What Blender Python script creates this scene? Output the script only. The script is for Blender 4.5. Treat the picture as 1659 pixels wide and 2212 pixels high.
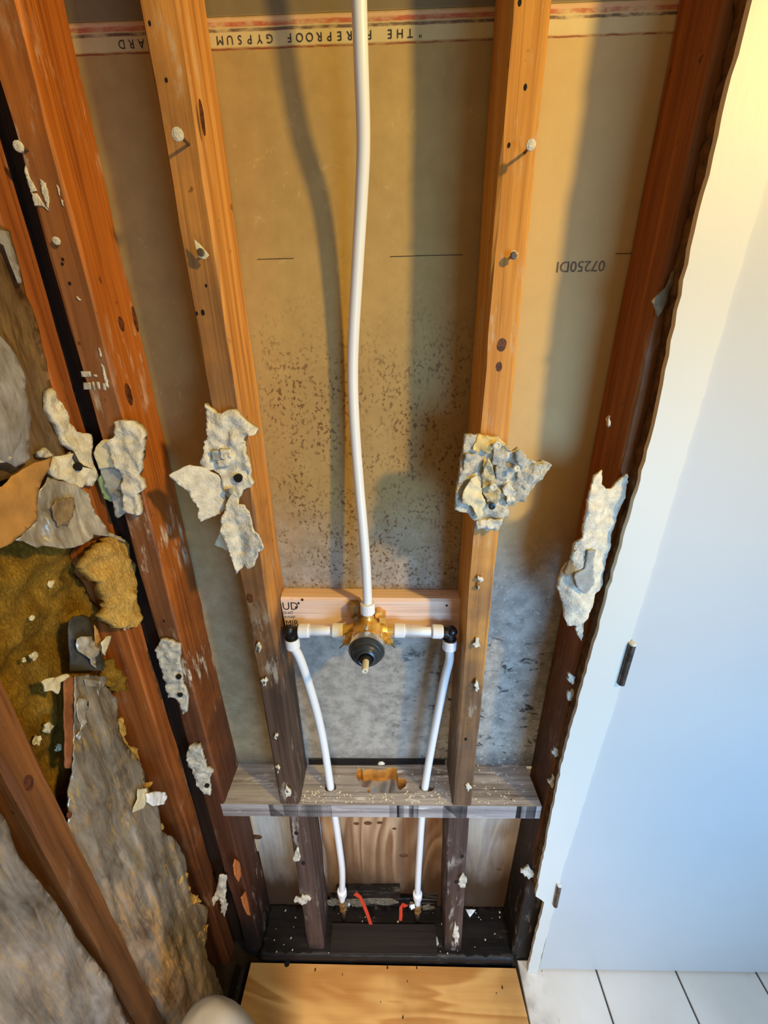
import bpy, bmesh, math, random
from mathutils import Vector, Matrix, noise
from mathutils.geometry import delaunay_2d_cdt
random.seed(7)
for o in list(bpy.data.objects): bpy.data.objects.remove(o)
scene = bpy.context.scene
COL = scene.collection
H = 1.495            # camera height above the floor, metres

# ------------------------------------------------------------------ camera
CAMR = Vector((0.99955, 0.0184, -0.0194)); CAMF = Vector((-0.0244, 0.9256, -0.3776)).normalized()
CAMR = (CAMR - CAMF*CAMR.dot(CAMF)).normalized(); CAMU = CAMR.cross(CAMF).normalized()
CAMP = Vector((0, -0.5713, H)); FPX = 900.0
cam_d = bpy.data.cameras.new('camera'); cam = bpy.data.objects.new('camera', cam_d); COL.objects.link(cam)
m = Matrix.Identity(4)
for i in range(3): m[i][0] = CAMR[i]; m[i][1] = CAMU[i]; m[i][2] = -CAMF[i]; m[i][3] = CAMP[i]
cam.matrix_world = m
cam_d.sensor_fit = 'VERTICAL'; cam_d.sensor_height = 36.0; cam_d.lens = FPX/2212*36.0
cam_d.clip_start = 0.01
scene.camera = cam
def ray(u, v): return CAMF + CAMR*((u-829.5)/FPX) - CAMU*((v-1106)/FPX)
def aY(u, v, y): d = ray(u, v); return CAMP + d*((y-CAMP.y)/d.y)
def aX(u, v, x): d = ray(u, v); return CAMP + d*((x-CAMP.x)/d.x)
def aZ(u, v, z): d = ray(u, v); return CAMP + d*((z-CAMP.z)/d.z)

# ------------------------------------------------------------------ light
scene.view_settings.view_transform = 'Standard'; scene.view_settings.look = 'None'
scene.view_settings.exposure = 0.0; scene.view_settings.gamma = 1.0
scene.view_settings.use_curve_mapping = False
w = bpy.data.worlds.new('world'); scene.world = w; w.use_nodes = True
w.node_tree.nodes['Background'].inputs[0].default_value = (1.0, 0.82, 0.54, 1); w.node_tree.nodes['Background'].inputs[1].default_value = 0.33
def aim(o, tgt): o.rotation_euler = (Vector(tgt)-o.location).to_track_quat('-Z', 'Y').to_euler()
# warm bathroom lamp high on the right, behind the photographer
ld = bpy.data.lights.new('warm_lamp', 'SPOT'); lo = bpy.data.objects.new('warm_lamp', ld); COL.objects.link(lo)
lo.location = (1.44, -1.23, H+0.92); aim(lo, (0.0, 0.0, H+0.08))
ld.energy = 172; ld.color = (1.0, 0.68, 0.15); ld.shadow_soft_size = 0.075; ld.spot_size = math.radians(64); ld.spot_blend = 1.0
# daylight from the window behind, low and to the right
ad = bpy.data.lights.new('window_daylight', 'AREA'); ao = bpy.data.objects.new('window_daylight', ad); COL.objects.link(ao)
ao.location = (1.0, -1.6, H-0.62); aim(ao, (0.42, 0.0, H-0.80))
ad.shape = 'RECTANGLE'; ad.size = 0.8; ad.size_y = 0.9; ad.energy = 10.5; ad.color = (0.24, 0.56, 1.0); ad.spread = math.radians(85)

# added warm white fill behind the camera to brighten the floor and wall foot
hd = bpy.data.lights.new('floor_fill', 'AREA'); ho = bpy.data.objects.new('floor_fill', hd); COL.objects.link(ho)
ho.location = (-0.05, -1.0, 1.45); aim(ho, (-0.02, -0.16, 0.0)); hd.size = 0.35; hd.energy = 2.8; hd.color = (1.0, 0.86, 0.70); hd.spread = math.radians(60)

# ------------------------------------------------------------------ material helpers
def lin(c):
    return tuple(((x/255)/12.92 if x/255 <= .04045 else ((x/255+.055)/1.055)**2.4) for x in c)
class NT:
    def __init__(s, name):
        s.m = bpy.data.materials.new(name); s.m.use_nodes = True; s.t = s.m.node_tree
        s.b = s.t.nodes['Principled BSDF']; s.out = s.t.nodes['Material Output']
        s.geo = s.t.nodes.new('ShaderNodeNewGeometry'); s.pos = s.geo.outputs['Position']
    def n(s, k): return s.t.nodes.new(k)
    def l(s, a, b): s.t.links.new(a, b)
    def put(s, sock, v):
        if hasattr(v, 'is_linked') or hasattr(v, 'links'): s.l(v, sock)
        elif isinstance(v, (tuple, list)) and len(v) == 3 and sock.type == 'RGBA': sock.default_value = (*v, 1)
        else: sock.default_value = v
    def vmul(s, vec, k):
        x = s.n('ShaderNodeVectorMath'); x.operation = 'MULTIPLY'; s.put(x.inputs[0], vec); x.inputs[1].default_value = k; return x.outputs[0]
    def vadd(s, vec, k):
        x = s.n('ShaderNodeVectorMath'); x.operation = 'ADD'; s.put(x.inputs[0], vec); s.put(x.inputs[1], k); return x.outputs[0]
    def math(s, op, a, b=0.0, c=0.0, clamp=False):
        x = s.n('ShaderNodeMath'); x.operation = op; x.use_clamp = clamp; s.put(x.inputs[0], a); s.put(x.inputs[1], b); s.put(x.inputs[2], c); return x.outputs[0]
    def noise(s, vec, scale, detail=4, rough=.55, dist=0.0):
        x = s.n('ShaderNodeTexNoise'); s.put(x.inputs['Vector'], vec); x.inputs['Scale'].default_value = scale
        x.inputs['Detail'].default_value = detail; x.inputs['Roughness'].default_value = rough; x.inputs['Distortion'].default_value = dist
        return x.outputs['Fac']
    def ramp(s, f, *stops):
        x = s.n('ShaderNodeValToRGB'); s.put(x.inputs[0], f); e = x.color_ramp.elements
        while len(e) < len(stops): e.new(0.5)
        for i, (p, c) in enumerate(stops):
            e[i].position = p; e[i].color = (*c, 1) if isinstance(c, (tuple, list)) else (c, c, c, 1)
        return x.outputs[0]
    def mix(s, f, a, b, mode='MIX'):
        x = s.n('ShaderNodeMix'); x.data_type = 'RGBA'; x.blend_type = mode
        s.put(x.inputs[0], f); s.put(x.inputs[6], a); s.put(x.inputs[7], b); return x.outputs[2]
    def rng(s, v, a, b, c=0.0, d=1.0):
        x = s.n('ShaderNodeMapRange'); x.interpolation_type = 'SMOOTHSTEP'; s.put(x.inputs[0], v)
        for i, k in enumerate((a, b, c, d)): x.inputs[i+1].default_value = k
        return x.outputs[0]
    def xyz(s, vec):
        x = s.n('ShaderNodeSeparateXYZ'); s.put(x.inputs[0], vec); return x.outputs
    def rand(s):
        o = s.n('ShaderNodeObjectInfo'); return o.outputs['Random']
    def bump(s, h, strength=.3, dist=.002):
        x = s.n('ShaderNodeBump'); x.inputs['Strength'].default_value = strength; x.inputs['Distance'].default_value = dist
        s.put(x.inputs['Height'], h); s.l(x.outputs[0], s.b.inputs['Normal'])
    def fin(s, col, rough=.6, metal=0.0, spec=.4):
        s.put(s.b.inputs['Base Color'], col); s.put(s.b.inputs['Roughness'], rough); s.put(s.b.inputs['Metallic'], metal)
        s.b.inputs['Specular IOR Level'].default_value = spec
        return s.m

def wood(name, light, dark, axis=2, low=None, zlo=0.45, zhi=1.3, smear=0.0, smear_col=(200,190,170), rough=.6, black=None, blackz=(0.05, .35), scale=1.0, contrast=1.0, patina=None, pz=(1.2, 1.75), pmax=.75):
    """grain along one axis; 'low' is a water-stained colour that takes over towards the foot of the wall"""
    t = NT(name); k = [70*scale]*3; k[axis] = 2.2*scale
    rv = t.n('ShaderNodeCombineXYZ'); r = t.rand()
    for i in range(3): t.put(rv.inputs[i], t.math('MULTIPLY', r, 3.0+i*2.3))
    p = t.vadd(t.pos, rv.outputs[0])
    g = t.noise(t.vmul(p, k), 1.0, 6, .6, .6)
    k2 = [9*scale]*3; k2[axis] = .9*scale
    g2 = t.noise(t.vmul(p, k2), 1.0, 3, .5, 1.0)
    f = t.math('ADD', t.math('MULTIPLY', g, .75*contrast), t.math('MULTIPLY', g2, .45))
    c = t.ramp(f, (.40, lin(dark)), (.74, lin(light)))
    # thin dark growth lines
    kl = [240*scale]*3; kl[axis] = 3.0*scale
    gl = t.noise(t.vmul(p, kl), 1.0, 3, .5, .4)
    c = t.mix(t.rng(gl, .56, .68, 0, .45), c, tuple(x*.45 for x in lin(dark)))
    z = t.xyz(t.pos)[2]
    blot = t.noise(p, 9, 5, .6)
    if patina:   # the exposed nailing face is weathered greyer than the covered sides
        nb = t.math('MULTIPLY', t.xyz(t.geo.outputs['Normal'])[1], -1.0)
        ff = t.math('MULTIPLY', t.rng(nb, .55, .9), t.rng(t.math('ADD', z, t.math('MULTIPLY', t.math('SUBTRACT', blot, .5), 1.1)), pz[1], pz[0], 0, pmax))
        c = t.mix(ff, c, t.mix(t.rng(g, .3, .7), tuple(x*.5 for x in lin(patina)), lin(patina)))
    if low:
        zz = t.math('ADD', z, t.math('MULTIPLY', t.math('SUBTRACT', blot, .5), .9))
        fac = t.rng(zz, zhi, zlo)
        lowc = t.mix(t.rng(g, .35, .65), tuple(x*.55 for x in lin(low)), lin(low))
        c = t.mix(fac, c, lowc)
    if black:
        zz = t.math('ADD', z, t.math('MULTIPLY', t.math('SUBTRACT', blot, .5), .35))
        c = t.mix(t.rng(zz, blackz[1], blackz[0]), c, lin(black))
    # dark blots and specks
    sp = t.noise(p, 55, 3, .6)
    c = t.mix(t.rng(sp, .68, .75, 0, .7), c, tuple(x*.25 for x in lin(dark)))
    if smear:
        ks = [60]*3; ks[axis] = 14
        sm = t.noise(t.vmul(t.vadd(p, (3.1, 1.7, .4)), ks), 1.0, 5, .7)
        msk = t.rng(t.noise(t.vadd(p, (7, 3, 1)), 7, 2), .45, .7)
        c = t.mix(t.math('MULTIPLY', t.math('MULTIPLY', t.rng(sm, .53, .66), msk), smear), c, lin(smear_col))
    t.bump(t.math('ADD', g, t.math('MULTIPLY', sp, .4)), .35, .0015)
    return t.fin(c, rough, 0, .3)

def plain(name, col, rough=.5, metal=0.0, var=.12, vscale=30, bump=0.0, bscale=200, spec=.4, kd=None):
    t = NT(name); nf = t.noise(t.pos, vscale, 4, .6)
    a = lin(col); b = lin(kd) if kd else tuple(x*(1-2.5*var) for x in a)
    c = t.ramp(nf, (.3, b), (.62, a))
    if bump: t.bump(t.noise(t.pos, bscale, 4, .6), bump, .002)
    return t.fin(c, rough, metal, spec)

M = {}
M['stud_fir'] = wood('stud_fir', (220,156,80), (152,92,38), low=(88,68,56), zlo=.85, zhi=1.28, smear=.6, patina=(152,108,66), pz=(1.3, 1.95), pmax=.88)
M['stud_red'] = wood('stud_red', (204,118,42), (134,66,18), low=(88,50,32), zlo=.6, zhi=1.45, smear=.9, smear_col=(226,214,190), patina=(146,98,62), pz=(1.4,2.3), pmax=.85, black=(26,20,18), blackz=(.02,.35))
M['stud_gold'] = wood('stud_gold', (228,164,76), (178,114,44), low=(112,86,64), zlo=.65, zhi=1.2, smear=.5, patina=(158,112,72), pz=(.9,1.5))
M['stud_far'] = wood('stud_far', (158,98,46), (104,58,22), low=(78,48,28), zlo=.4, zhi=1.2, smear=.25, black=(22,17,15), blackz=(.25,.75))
M['stud_side'] = wood('stud_side', (184,106,48), (112,56,22), low=(98,56,30), zlo=.2, zhi=1.0, smear=.2)
M['stud_near_shaded'] = wood('stud_near_shaded', (150,96,48), (92,52,22), low=(112,72,40), zlo=.3, zhi=1.3, smear=.15)  # darker than the other side stud: its shade is put into the colour
M['cripple'] = wood('cripple', (92,74,68), (50,38,35), smear=.8, smear_col=(190,182,172), black=(40,32,28), blackz=(0.0,.12))
M['plate'] = wood('plate', (180,175,174), (100,90,88), axis=0, smear=1.0, smear_col=(226,226,228), rough=.65)
M['pine'] = wood('pine', (248,222,202), (232,188,158), axis=0, rough=.55, contrast=.8)
M['sill'] = wood('sill', (34,29,27), (12,10,10), axis=0, smear=.5, smear_col=(120,112,100), rough=.5)
M['darkboard'] = wood('darkboard', (44,36,32), (22,18,17), axis=0, rough=.55)
M['gap_shade_wood'] = wood('gap_shade_wood', (52,34,22), (26,16,10))  # wood coloured dark to carry the shade inside the corner gap
M['residue'] = plain('residue', (122,112,92), .9, var=.3, vscale=120)
M['gouge_brown'] = plain('gouge_brown', (70,42,20), .8, var=.3, vscale=200)
M['hole_dark'] = plain('hole_dark', (20,14,10), .9)
M['bare_wood'] = plain('bare_wood', (206,120,62), .6, vscale=90)
M['plaster'] = plain('plaster', (234,226,206), .85, var=.13, vscale=90, bump=.9, bscale=330, spec=.15)
M['plaster_dirty'] = plain('plaster_dirty', (216,209,192), .85, var=.2, vscale=80, bump=.9, bscale=330, spec=.15)
M['core_tan'] = plain('core_tan', (206,192,154), .9, var=.16, vscale=90, bump=.8, bscale=300)
M['paper_grey'] = plain('paper_grey', (176,176,170), .7, var=.16, vscale=40, bump=.25, bscale=500)
M['paper_cream'] = plain('paper_cream', (226,214,178), .7, var=.08, vscale=40, bump=.2, bscale=600)
M['paper_yellow'] = plain('paper_yellow', (240,205,128), .7, var=.05)
M['paper_green'] = plain('paper_green', (160,186,132), .7, var=.06)
M['paper_torn'] = plain('paper_torn', (150,128,96), .85, var=.2, vscale=60, bump=.5)
M['kraft'] = plain('kraft', (196,146,82), .55, var=.14, vscale=22, bump=.3, bscale=300)
M['kraft_edge'] = plain('kraft_edge', (150,92,50), .6, var=.15, vscale=40, bump=.2)
M['pex'] = plain('pex', (236,238,240), .32, var=.01, spec=.5)
M['pexring'] = plain('pexring', (240,241,243), .38, var=.02)
M['poly_black'] = plain('poly_black', (26,26,26), .32, var=.1, spec=.5)
M['brass'] = plain('brass', (238,192,100), .34, .5, var=.12, vscale=80, bump=.15, bscale=700)
M['brass_dull'] = plain('brass_dull', (172,132,76), .45, .6, var=.15, vscale=80)
M['chrome'] = plain('chrome', (214,212,206), .2, .85, var=.05)
M['bonnet'] = plain('bonnet', (62,68,74), .3, .35, var=.06, spec=.5)
M['stem'] = plain('stem', (224,220,200), .5, var=.05)
M['copper_aged'] = plain('copper_aged', (96,74,58), .5, .7, var=.3, vscale=90)
M['red_paint'] = plain('red_paint', (206,62,40), .45, var=.08)
M['steel'] = plain('steel', (178,174,166), .35, .9, var=.15)
M['hinge_metal'] = plain('hinge_metal', (112,106,100), .35, .8, var=.25, vscale=120, kd=(60,56,52))
M['nail_metal'] = plain('nail_metal', (120,105,90), .5, .6, var=.2)
M['ink'] = plain('ink', (52,44,42), .8, var=.3, vscale=150)
M['pencil'] = plain('pencil', (92,72,46), .8, var=.3, vscale=90)
M['ink_faint'] = plain('ink_faint', (116,100,78), .8, var=.2, vscale=150)
M['cloth'] = plain('cloth', (168,158,144), .9, var=.06, vscale=14, bump=.15, bscale=900)
M['white_cable'] = plain('white_cable', (214,222,232), .4, var=.04)
M['subfloor'] = plain('subfloor', (60,48,42), .8, var=.3, vscale=14)
M['grout'] = plain('grout', (84,82,82), .9, var=.15)

def tile_mat():
    t = NT('floor_tile'); n = t.noise(t.pos, 6, 4); c = t.ramp(n, (.3, lin((226,220,208))), (.7, lin((240,234,224))))
    k = t.noise(t.vmul(t.pos, (60, 26, 1)), 1.0, 4, .7)
    x = t.xyz(t.pos)
    msk = t.math('ADD', t.rng(x[0], .42, .31), .18)
    c = t.mix(t.math('MULTIPLY', t.rng(k, .66, .72), msk), c, lin((70,62,56)))
    c = t.mix(t.math('MULTIPLY', t.rng(x[0], .40, .30), t.rng(t.noise(t.pos, 22, 4), .35, .7, 0, .7)), c, lin((150,138,122)))
    return t.fin(c, .28, 0, .5)
M['tile'] = tile_mat()
def white_paint(name, col, dirt=.25):
    t = NT(name); n = t.noise(t.pos, 3, 3); c = t.ramp(n, (.3, tuple(x*.95 for x in lin(col))), (.7, lin(col)))
    k = t.noise(t.vmul(t.pos, (60, 60, 22)), 1.0, 4, .65)
    c = t.mix(t.rng(k, .70, .80, 0, dirt), c, lin((150,148,140)))
    t.bump(t.noise(t.vmul(t.pos, (160, 160, 40)), 1.0, 3), .12, .001)
    return t.fin(c, .42, 0, .45)
M['door_white'] = white_paint('door_white', (200,200,198)); M['casing_white'] = white_paint('casing_white', (220,218,208), .35)

def gypsum():
    t = NT('gypsum_paper'); x = t.xyz(t.pos); X, Z = x[0], x[2]
    n1 = t.noise(t.vmul(t.pos, (5, 5, 2.2)), 1.0, 5, .6); n2 = t.noise(t.pos, 34, 5, .65); n3 = t.noise(t.pos, 160, 3, .6)
    f = t.math('ADD', t.math('MULTIPLY', n1, .6), t.math('MULTIPLY', n2, .4))
    c = t.ramp(f, (.3, lin((160,130,78))), (.7, lin((192,162,102))))
    # pale scuffs
    sc = t.noise(t.vmul(t.vadd(t.pos, (4, 0, 2)), (38, 38, 30)), 1.0, 4, .7, 1.5)
    c = t.mix(t.rng(sc, .62, .74, 0, .45), c, lin((206,182,130)))
    c = t.mix(t.rng(X, .13, .2, 0, .5), c, lin((216,188,130)))  # right bay made paler: the stronger lamp light there is put into the colour
    # upper board, a greyer sheet above the printed edge
    c = t.mix(t.rng(Z, H+.352, H+.356), c, t.mix(n2, lin((112,98,72)), lin((134,118,88))))
    # lower damp area: greyish
    zz = t.math('ADD', Z, t.math('MULTIPLY', t.math('SUBTRACT', n1, .5), .25))
    c = t.mix(t.math('MULTIPLY', t.rng(zz, H-.22, H-.46), t.rng(X, -.30, -.20, .35, 1.0)), c, t.mix(t.rng(n2, .35, .65), lin((146,140,130)), lin((180,172,160))))
    # brown mildew speckle in the middle bay
    s1 = t.noise(t.vmul(t.pos, (1, 1, .8)), 180, 3, .65); s2 = t.noise(t.pos, 20, 3, .6)
    bay = t.math('MULTIPLY', t.rng(X, -.225, -.18), t.rng(X, .14, .10))
    zr = t.math('MULTIPLY', t.rng(Z, H+.10, H-.10), t.rng(Z, H-.50, H-.40))
    msk = t.math('MULTIPLY', t.math('MULTIPLY', bay, zr), t.rng(s2, .30, .60))
    c = t.mix(t.math('MULTIPLY', t.rng(s1, .53, .61, 0, .9), msk), c, lin((84,54,22)))
    c = t.mix(t.math('MULTIPLY', t.math('MULTIPLY', bay, zr), .22), c, lin((150,112,62)))
    # black mould low down, mainly right of the valve and above the plate
    b1 = t.noise(t.vmul(t.pos, (40, 40, 60)), 1.0, 4, .65, .6); b2 = t.noise(t.vadd(t.pos, (1.3, 0, .6)), 9, 2)
    lowm = t.math('MULTIPLY', t.rng(Z, H-.46, H-.52), t.math('ADD', t.rng(X, -.08, .08, .15, 1.0), 0))
    c = t.mix(t.math('MULTIPLY', t.math('MULTIPLY', t.rng(b1, .54, .66), t.rng(b2, .38, .55)), t.math('MULTIPLY', lowm, .9)), c, lin((40,38,38)))
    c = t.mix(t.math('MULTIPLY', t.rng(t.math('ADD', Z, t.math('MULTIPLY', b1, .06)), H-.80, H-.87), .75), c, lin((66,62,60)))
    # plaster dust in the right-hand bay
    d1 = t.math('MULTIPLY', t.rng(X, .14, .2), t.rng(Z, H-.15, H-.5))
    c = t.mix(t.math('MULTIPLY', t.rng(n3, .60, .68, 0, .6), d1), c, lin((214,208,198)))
    # printed factory edge
    wob = t.math('MULTIPLY', t.math('SUBTRACT', t.noise(t.vmul(t.pos, (60, 1, 10)), 1.0, 3), .5), .0022)
    zs = t.math('ADD', Z, wob)
    wear = t.rng(t.noise(t.vmul(t.pos, (26, 1, 60)), 1.0, 4, .7), .34, .58, .15, .85)
    def band(a, b, s): return t.math('MULTIPLY', t.rng(zs, H+a-s, H+a+s), t.rng(zs, H+b+s, H+b-s))
    c = t.mix(t.math('MULTIPLY', band(.3265, .3515, .0008), .75), c, t.mix(n2, lin((196,176,124)), lin((224,206,156))))
    c = t.mix(t.math('MULTIPLY', band(.3440, .3485, .0008), wear), c, lin((176,66,44)))
    c = t.mix(t.math('MULTIPLY', band(.3485, .3515, .0014), .5), c, lin((214,150,120)))
    c = t.mix(t.math('MULTIPLY', band(.3398, .3428, .0007), wear), c, lin((72,34,36)))
    c = t.mix(t.math('MULTIPLY', band(.3238, .3256, .0005), wear), c, lin((128,44,28)))
    t.bump(t.math('ADD', n2, t.math('MULTIPLY', n3, .4)), .12, .001)
    return t.fin(c, .62, 0, .35)
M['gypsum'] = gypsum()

def plywood(name, light, dark, axis=1, back=False):
    t = NT(name); x = t.xyz(t.pos)
    k = [7, 7, 7]; k[axis] = 1.6
    g = t.noise(t.vmul(t.vadd(t.pos, (2.2, .4, .9)), k), 1.0, 2, .5, 1.2)
    rings = t.math('FRACT', t.math('MULTIPLY', g, 7.0))
    ring = t.math('MULTIPLY', t.rng(rings, .0, .75), t.rng(rings, 1.0, .78))
    k = [110]*3; k[axis] = 3.5
    fine = t.noise(t.vmul(t.pos, k), 1.0, 4, .6)
    c = t.ramp(t.math('ADD', t.math('MULTIPLY', ring, .55), t.math('MULTIPLY', fine, .45)), (.2, lin(light)), (.85, lin(dark)))
    big = t.noise(t.pos, 5, 4)
    c = t.mix(t.rng(big, .52, .72, 0, .35), c, tuple(v*.5 for v in lin(dark)))
    if back:
        X, Z = x[0], x[2]
        pale = t.mix(t.rng(fine, .3, .7), lin((186,184,172)), lin((214,212,202)))
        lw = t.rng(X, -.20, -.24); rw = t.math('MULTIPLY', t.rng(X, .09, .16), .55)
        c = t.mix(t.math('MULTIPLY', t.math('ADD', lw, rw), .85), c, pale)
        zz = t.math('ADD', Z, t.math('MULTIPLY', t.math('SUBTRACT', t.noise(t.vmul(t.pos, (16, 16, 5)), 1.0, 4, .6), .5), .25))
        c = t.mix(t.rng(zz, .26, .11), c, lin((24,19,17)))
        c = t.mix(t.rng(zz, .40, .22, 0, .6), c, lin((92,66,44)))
    else:
        d = t.noise(t.vmul(t.pos, (30, 30, 1)), 1.0, 3, .7)
        c = t.mix(t.rng(d, .70, .78, 0, .7), c, lin((60,36,16)))
    t.bump(fine, .15, .001)
    return t.fin(c, .55, 0, .35)
M['ply_floor'] = plywood('ply_floor', (222,172,102), (184,126,62), axis=0)
M['ply_back'] = plywood('ply_back', (190,158,124), (120,82,54), axis=2, back=True)

def insulation(name, a, b, cdeep):
    t = NT(name); n = t.noise(t.vmul(t.pos, (22, 22, 14)), 1.0, 6, .65, .5); f = t.noise(t.vmul(t.pos, (300, 300, 120)), 1.0, 4, .7, .8)
    c = t.ramp(t.math('ADD', t.math('MULTIPLY', n, .7), t.math('MULTIPLY', f, .3)), (.3, lin(cdeep)), (.5, lin(b)), (.72, lin(a)))
    t.bump(t.math('ADD', f, n), .9, .006)
    return t.fin(c, .95, 0, .1)
M['insul_brown'] = insulation('insul_brown', (200,158,66), (150,114,40), (92,68,24))
M['insul_yellow'] = insulation('insul_yellow', (240,202,120), (222,178,94), (170,124,56))
def foil(name, col, kd, rough, metal, fib=.0, alpha=1.0):
    t = NT(name); n = t.noise(t.vmul(t.pos, (16, 16, 7)), 1.0, 5, .6, .8)
    st = t.noise(t.vmul(t.pos, (70, 70, 9)), 1.0, 5, .65, .8)
    c = t.ramp(t.math('ADD', t.math('MULTIPLY', n, .55), t.math('MULTIPLY', st, .45)), (.36, lin(kd)), (.62, lin(col)))
    if fib:
        k = t.noise(t.vmul(t.pos, (130, 130, 20)), 1.0, 5, .75, .8)
        m2 = t.noise(t.vadd(t.pos, (3, 2, 1)), 11, 3)
        c = t.mix(t.math('MULTIPLY', t.rng(k, .47, .62), t.rng(m2, .40, .60, 0, fib)), c, lin((206,170,104)))
    cr = t.noise(t.vmul(t.pos, (46, 46, 6)), 1.0, 3, .5, .6)
    rid = t.math('ABSOLUTE', t.math('SUBTRACT', cr, .5))
    t.bump(t.math('ADD', rid, t.math('MULTIPLY', st, .15)), .28, .006)
    t.fin(c, rough, metal, .6)
    t.b.inputs['Alpha'].default_value = alpha
    return t.m
M['foil'] = foil('foil', (220,214,200), (128,116,98), .26, .35)
M['foil_fibrous'] = foil('foil_fibrous', (184,174,158), (84,70,54), .26, .4, .8)
M['plastic_grey'] = foil('plastic_grey', (176,170,164), (92,82,72), .28, .15, .35)
M['plastic_film'] = foil('plastic_film', (196,198,206), (120,112,104), .22, .0, 0, .80)
M['plastic_brown'] = foil('plastic_brown', (146,120,88), (74,52,32), .2, .0, .25, .72)
M['duct_dark'] = plain('duct_dark', (74,72,66), .5, .1, var=.2, vscale=60)
M['sheathing'] = plain('sheathing', (44,32,24), .9, var=.3, vscale=12)

# ------------------------------------------------------------------ mesh helpers
WL = {}   # world location of every object's origin
def mk(name, vs, fs, mat, parent=None, loc=None, smooth=False, mats=None, fmat=None):
    vs = [Vector(v) for v in vs]
    if loc is None:
        xs = [v.x for v in vs]; ys = [v.y for v in vs]; zs = [v.z for v in vs]
        loc = Vector(((min(xs)+max(xs))/2, (min(ys)+max(ys))/2, min(zs)))
    loc = Vector(loc)
    me = bpy.data.meshes.new(name); me.from_pydata([tuple(v-loc) for v in vs], [], fs); me.validate()
    bm = bmesh.new(); bm.from_mesh(me); bmesh.ops.recalc_face_normals(bm, faces=bm.faces); bm.to_mesh(me); bm.free()
    for k in (mats or [mat]): me.materials.append(M[k])
    if fmat:
        for p, k in zip(me.polygons, fmat): p.material_index = k
    if smooth:
        for p in me.polygons: p.use_smooth = True
    o = bpy.data.objects.new(name, me); COL.objects.link(o); WL[o.name] = loc
    if parent is not None: o.parent = parent; o.location = loc-WL[parent.name]
    else: o.location = loc
    return o
def empty(name, loc):
    o = bpy.data.objects.new(name, None); COL.objects.link(o); o.location = loc; o.empty_display_size = .03; WL[o.name] = Vector(loc); return o
def tag(o, label, cat, group=None, kind=None):
    o['label'] = label; o['category'] = cat
    if group: o['group'] = group
    if kind: o['kind'] = kind
    return o
def struct(o, label=None, cat=None):
    o['kind'] = 'structure'
    if label: o['label'] = label
    if cat: o['category'] = cat
    return o
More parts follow.
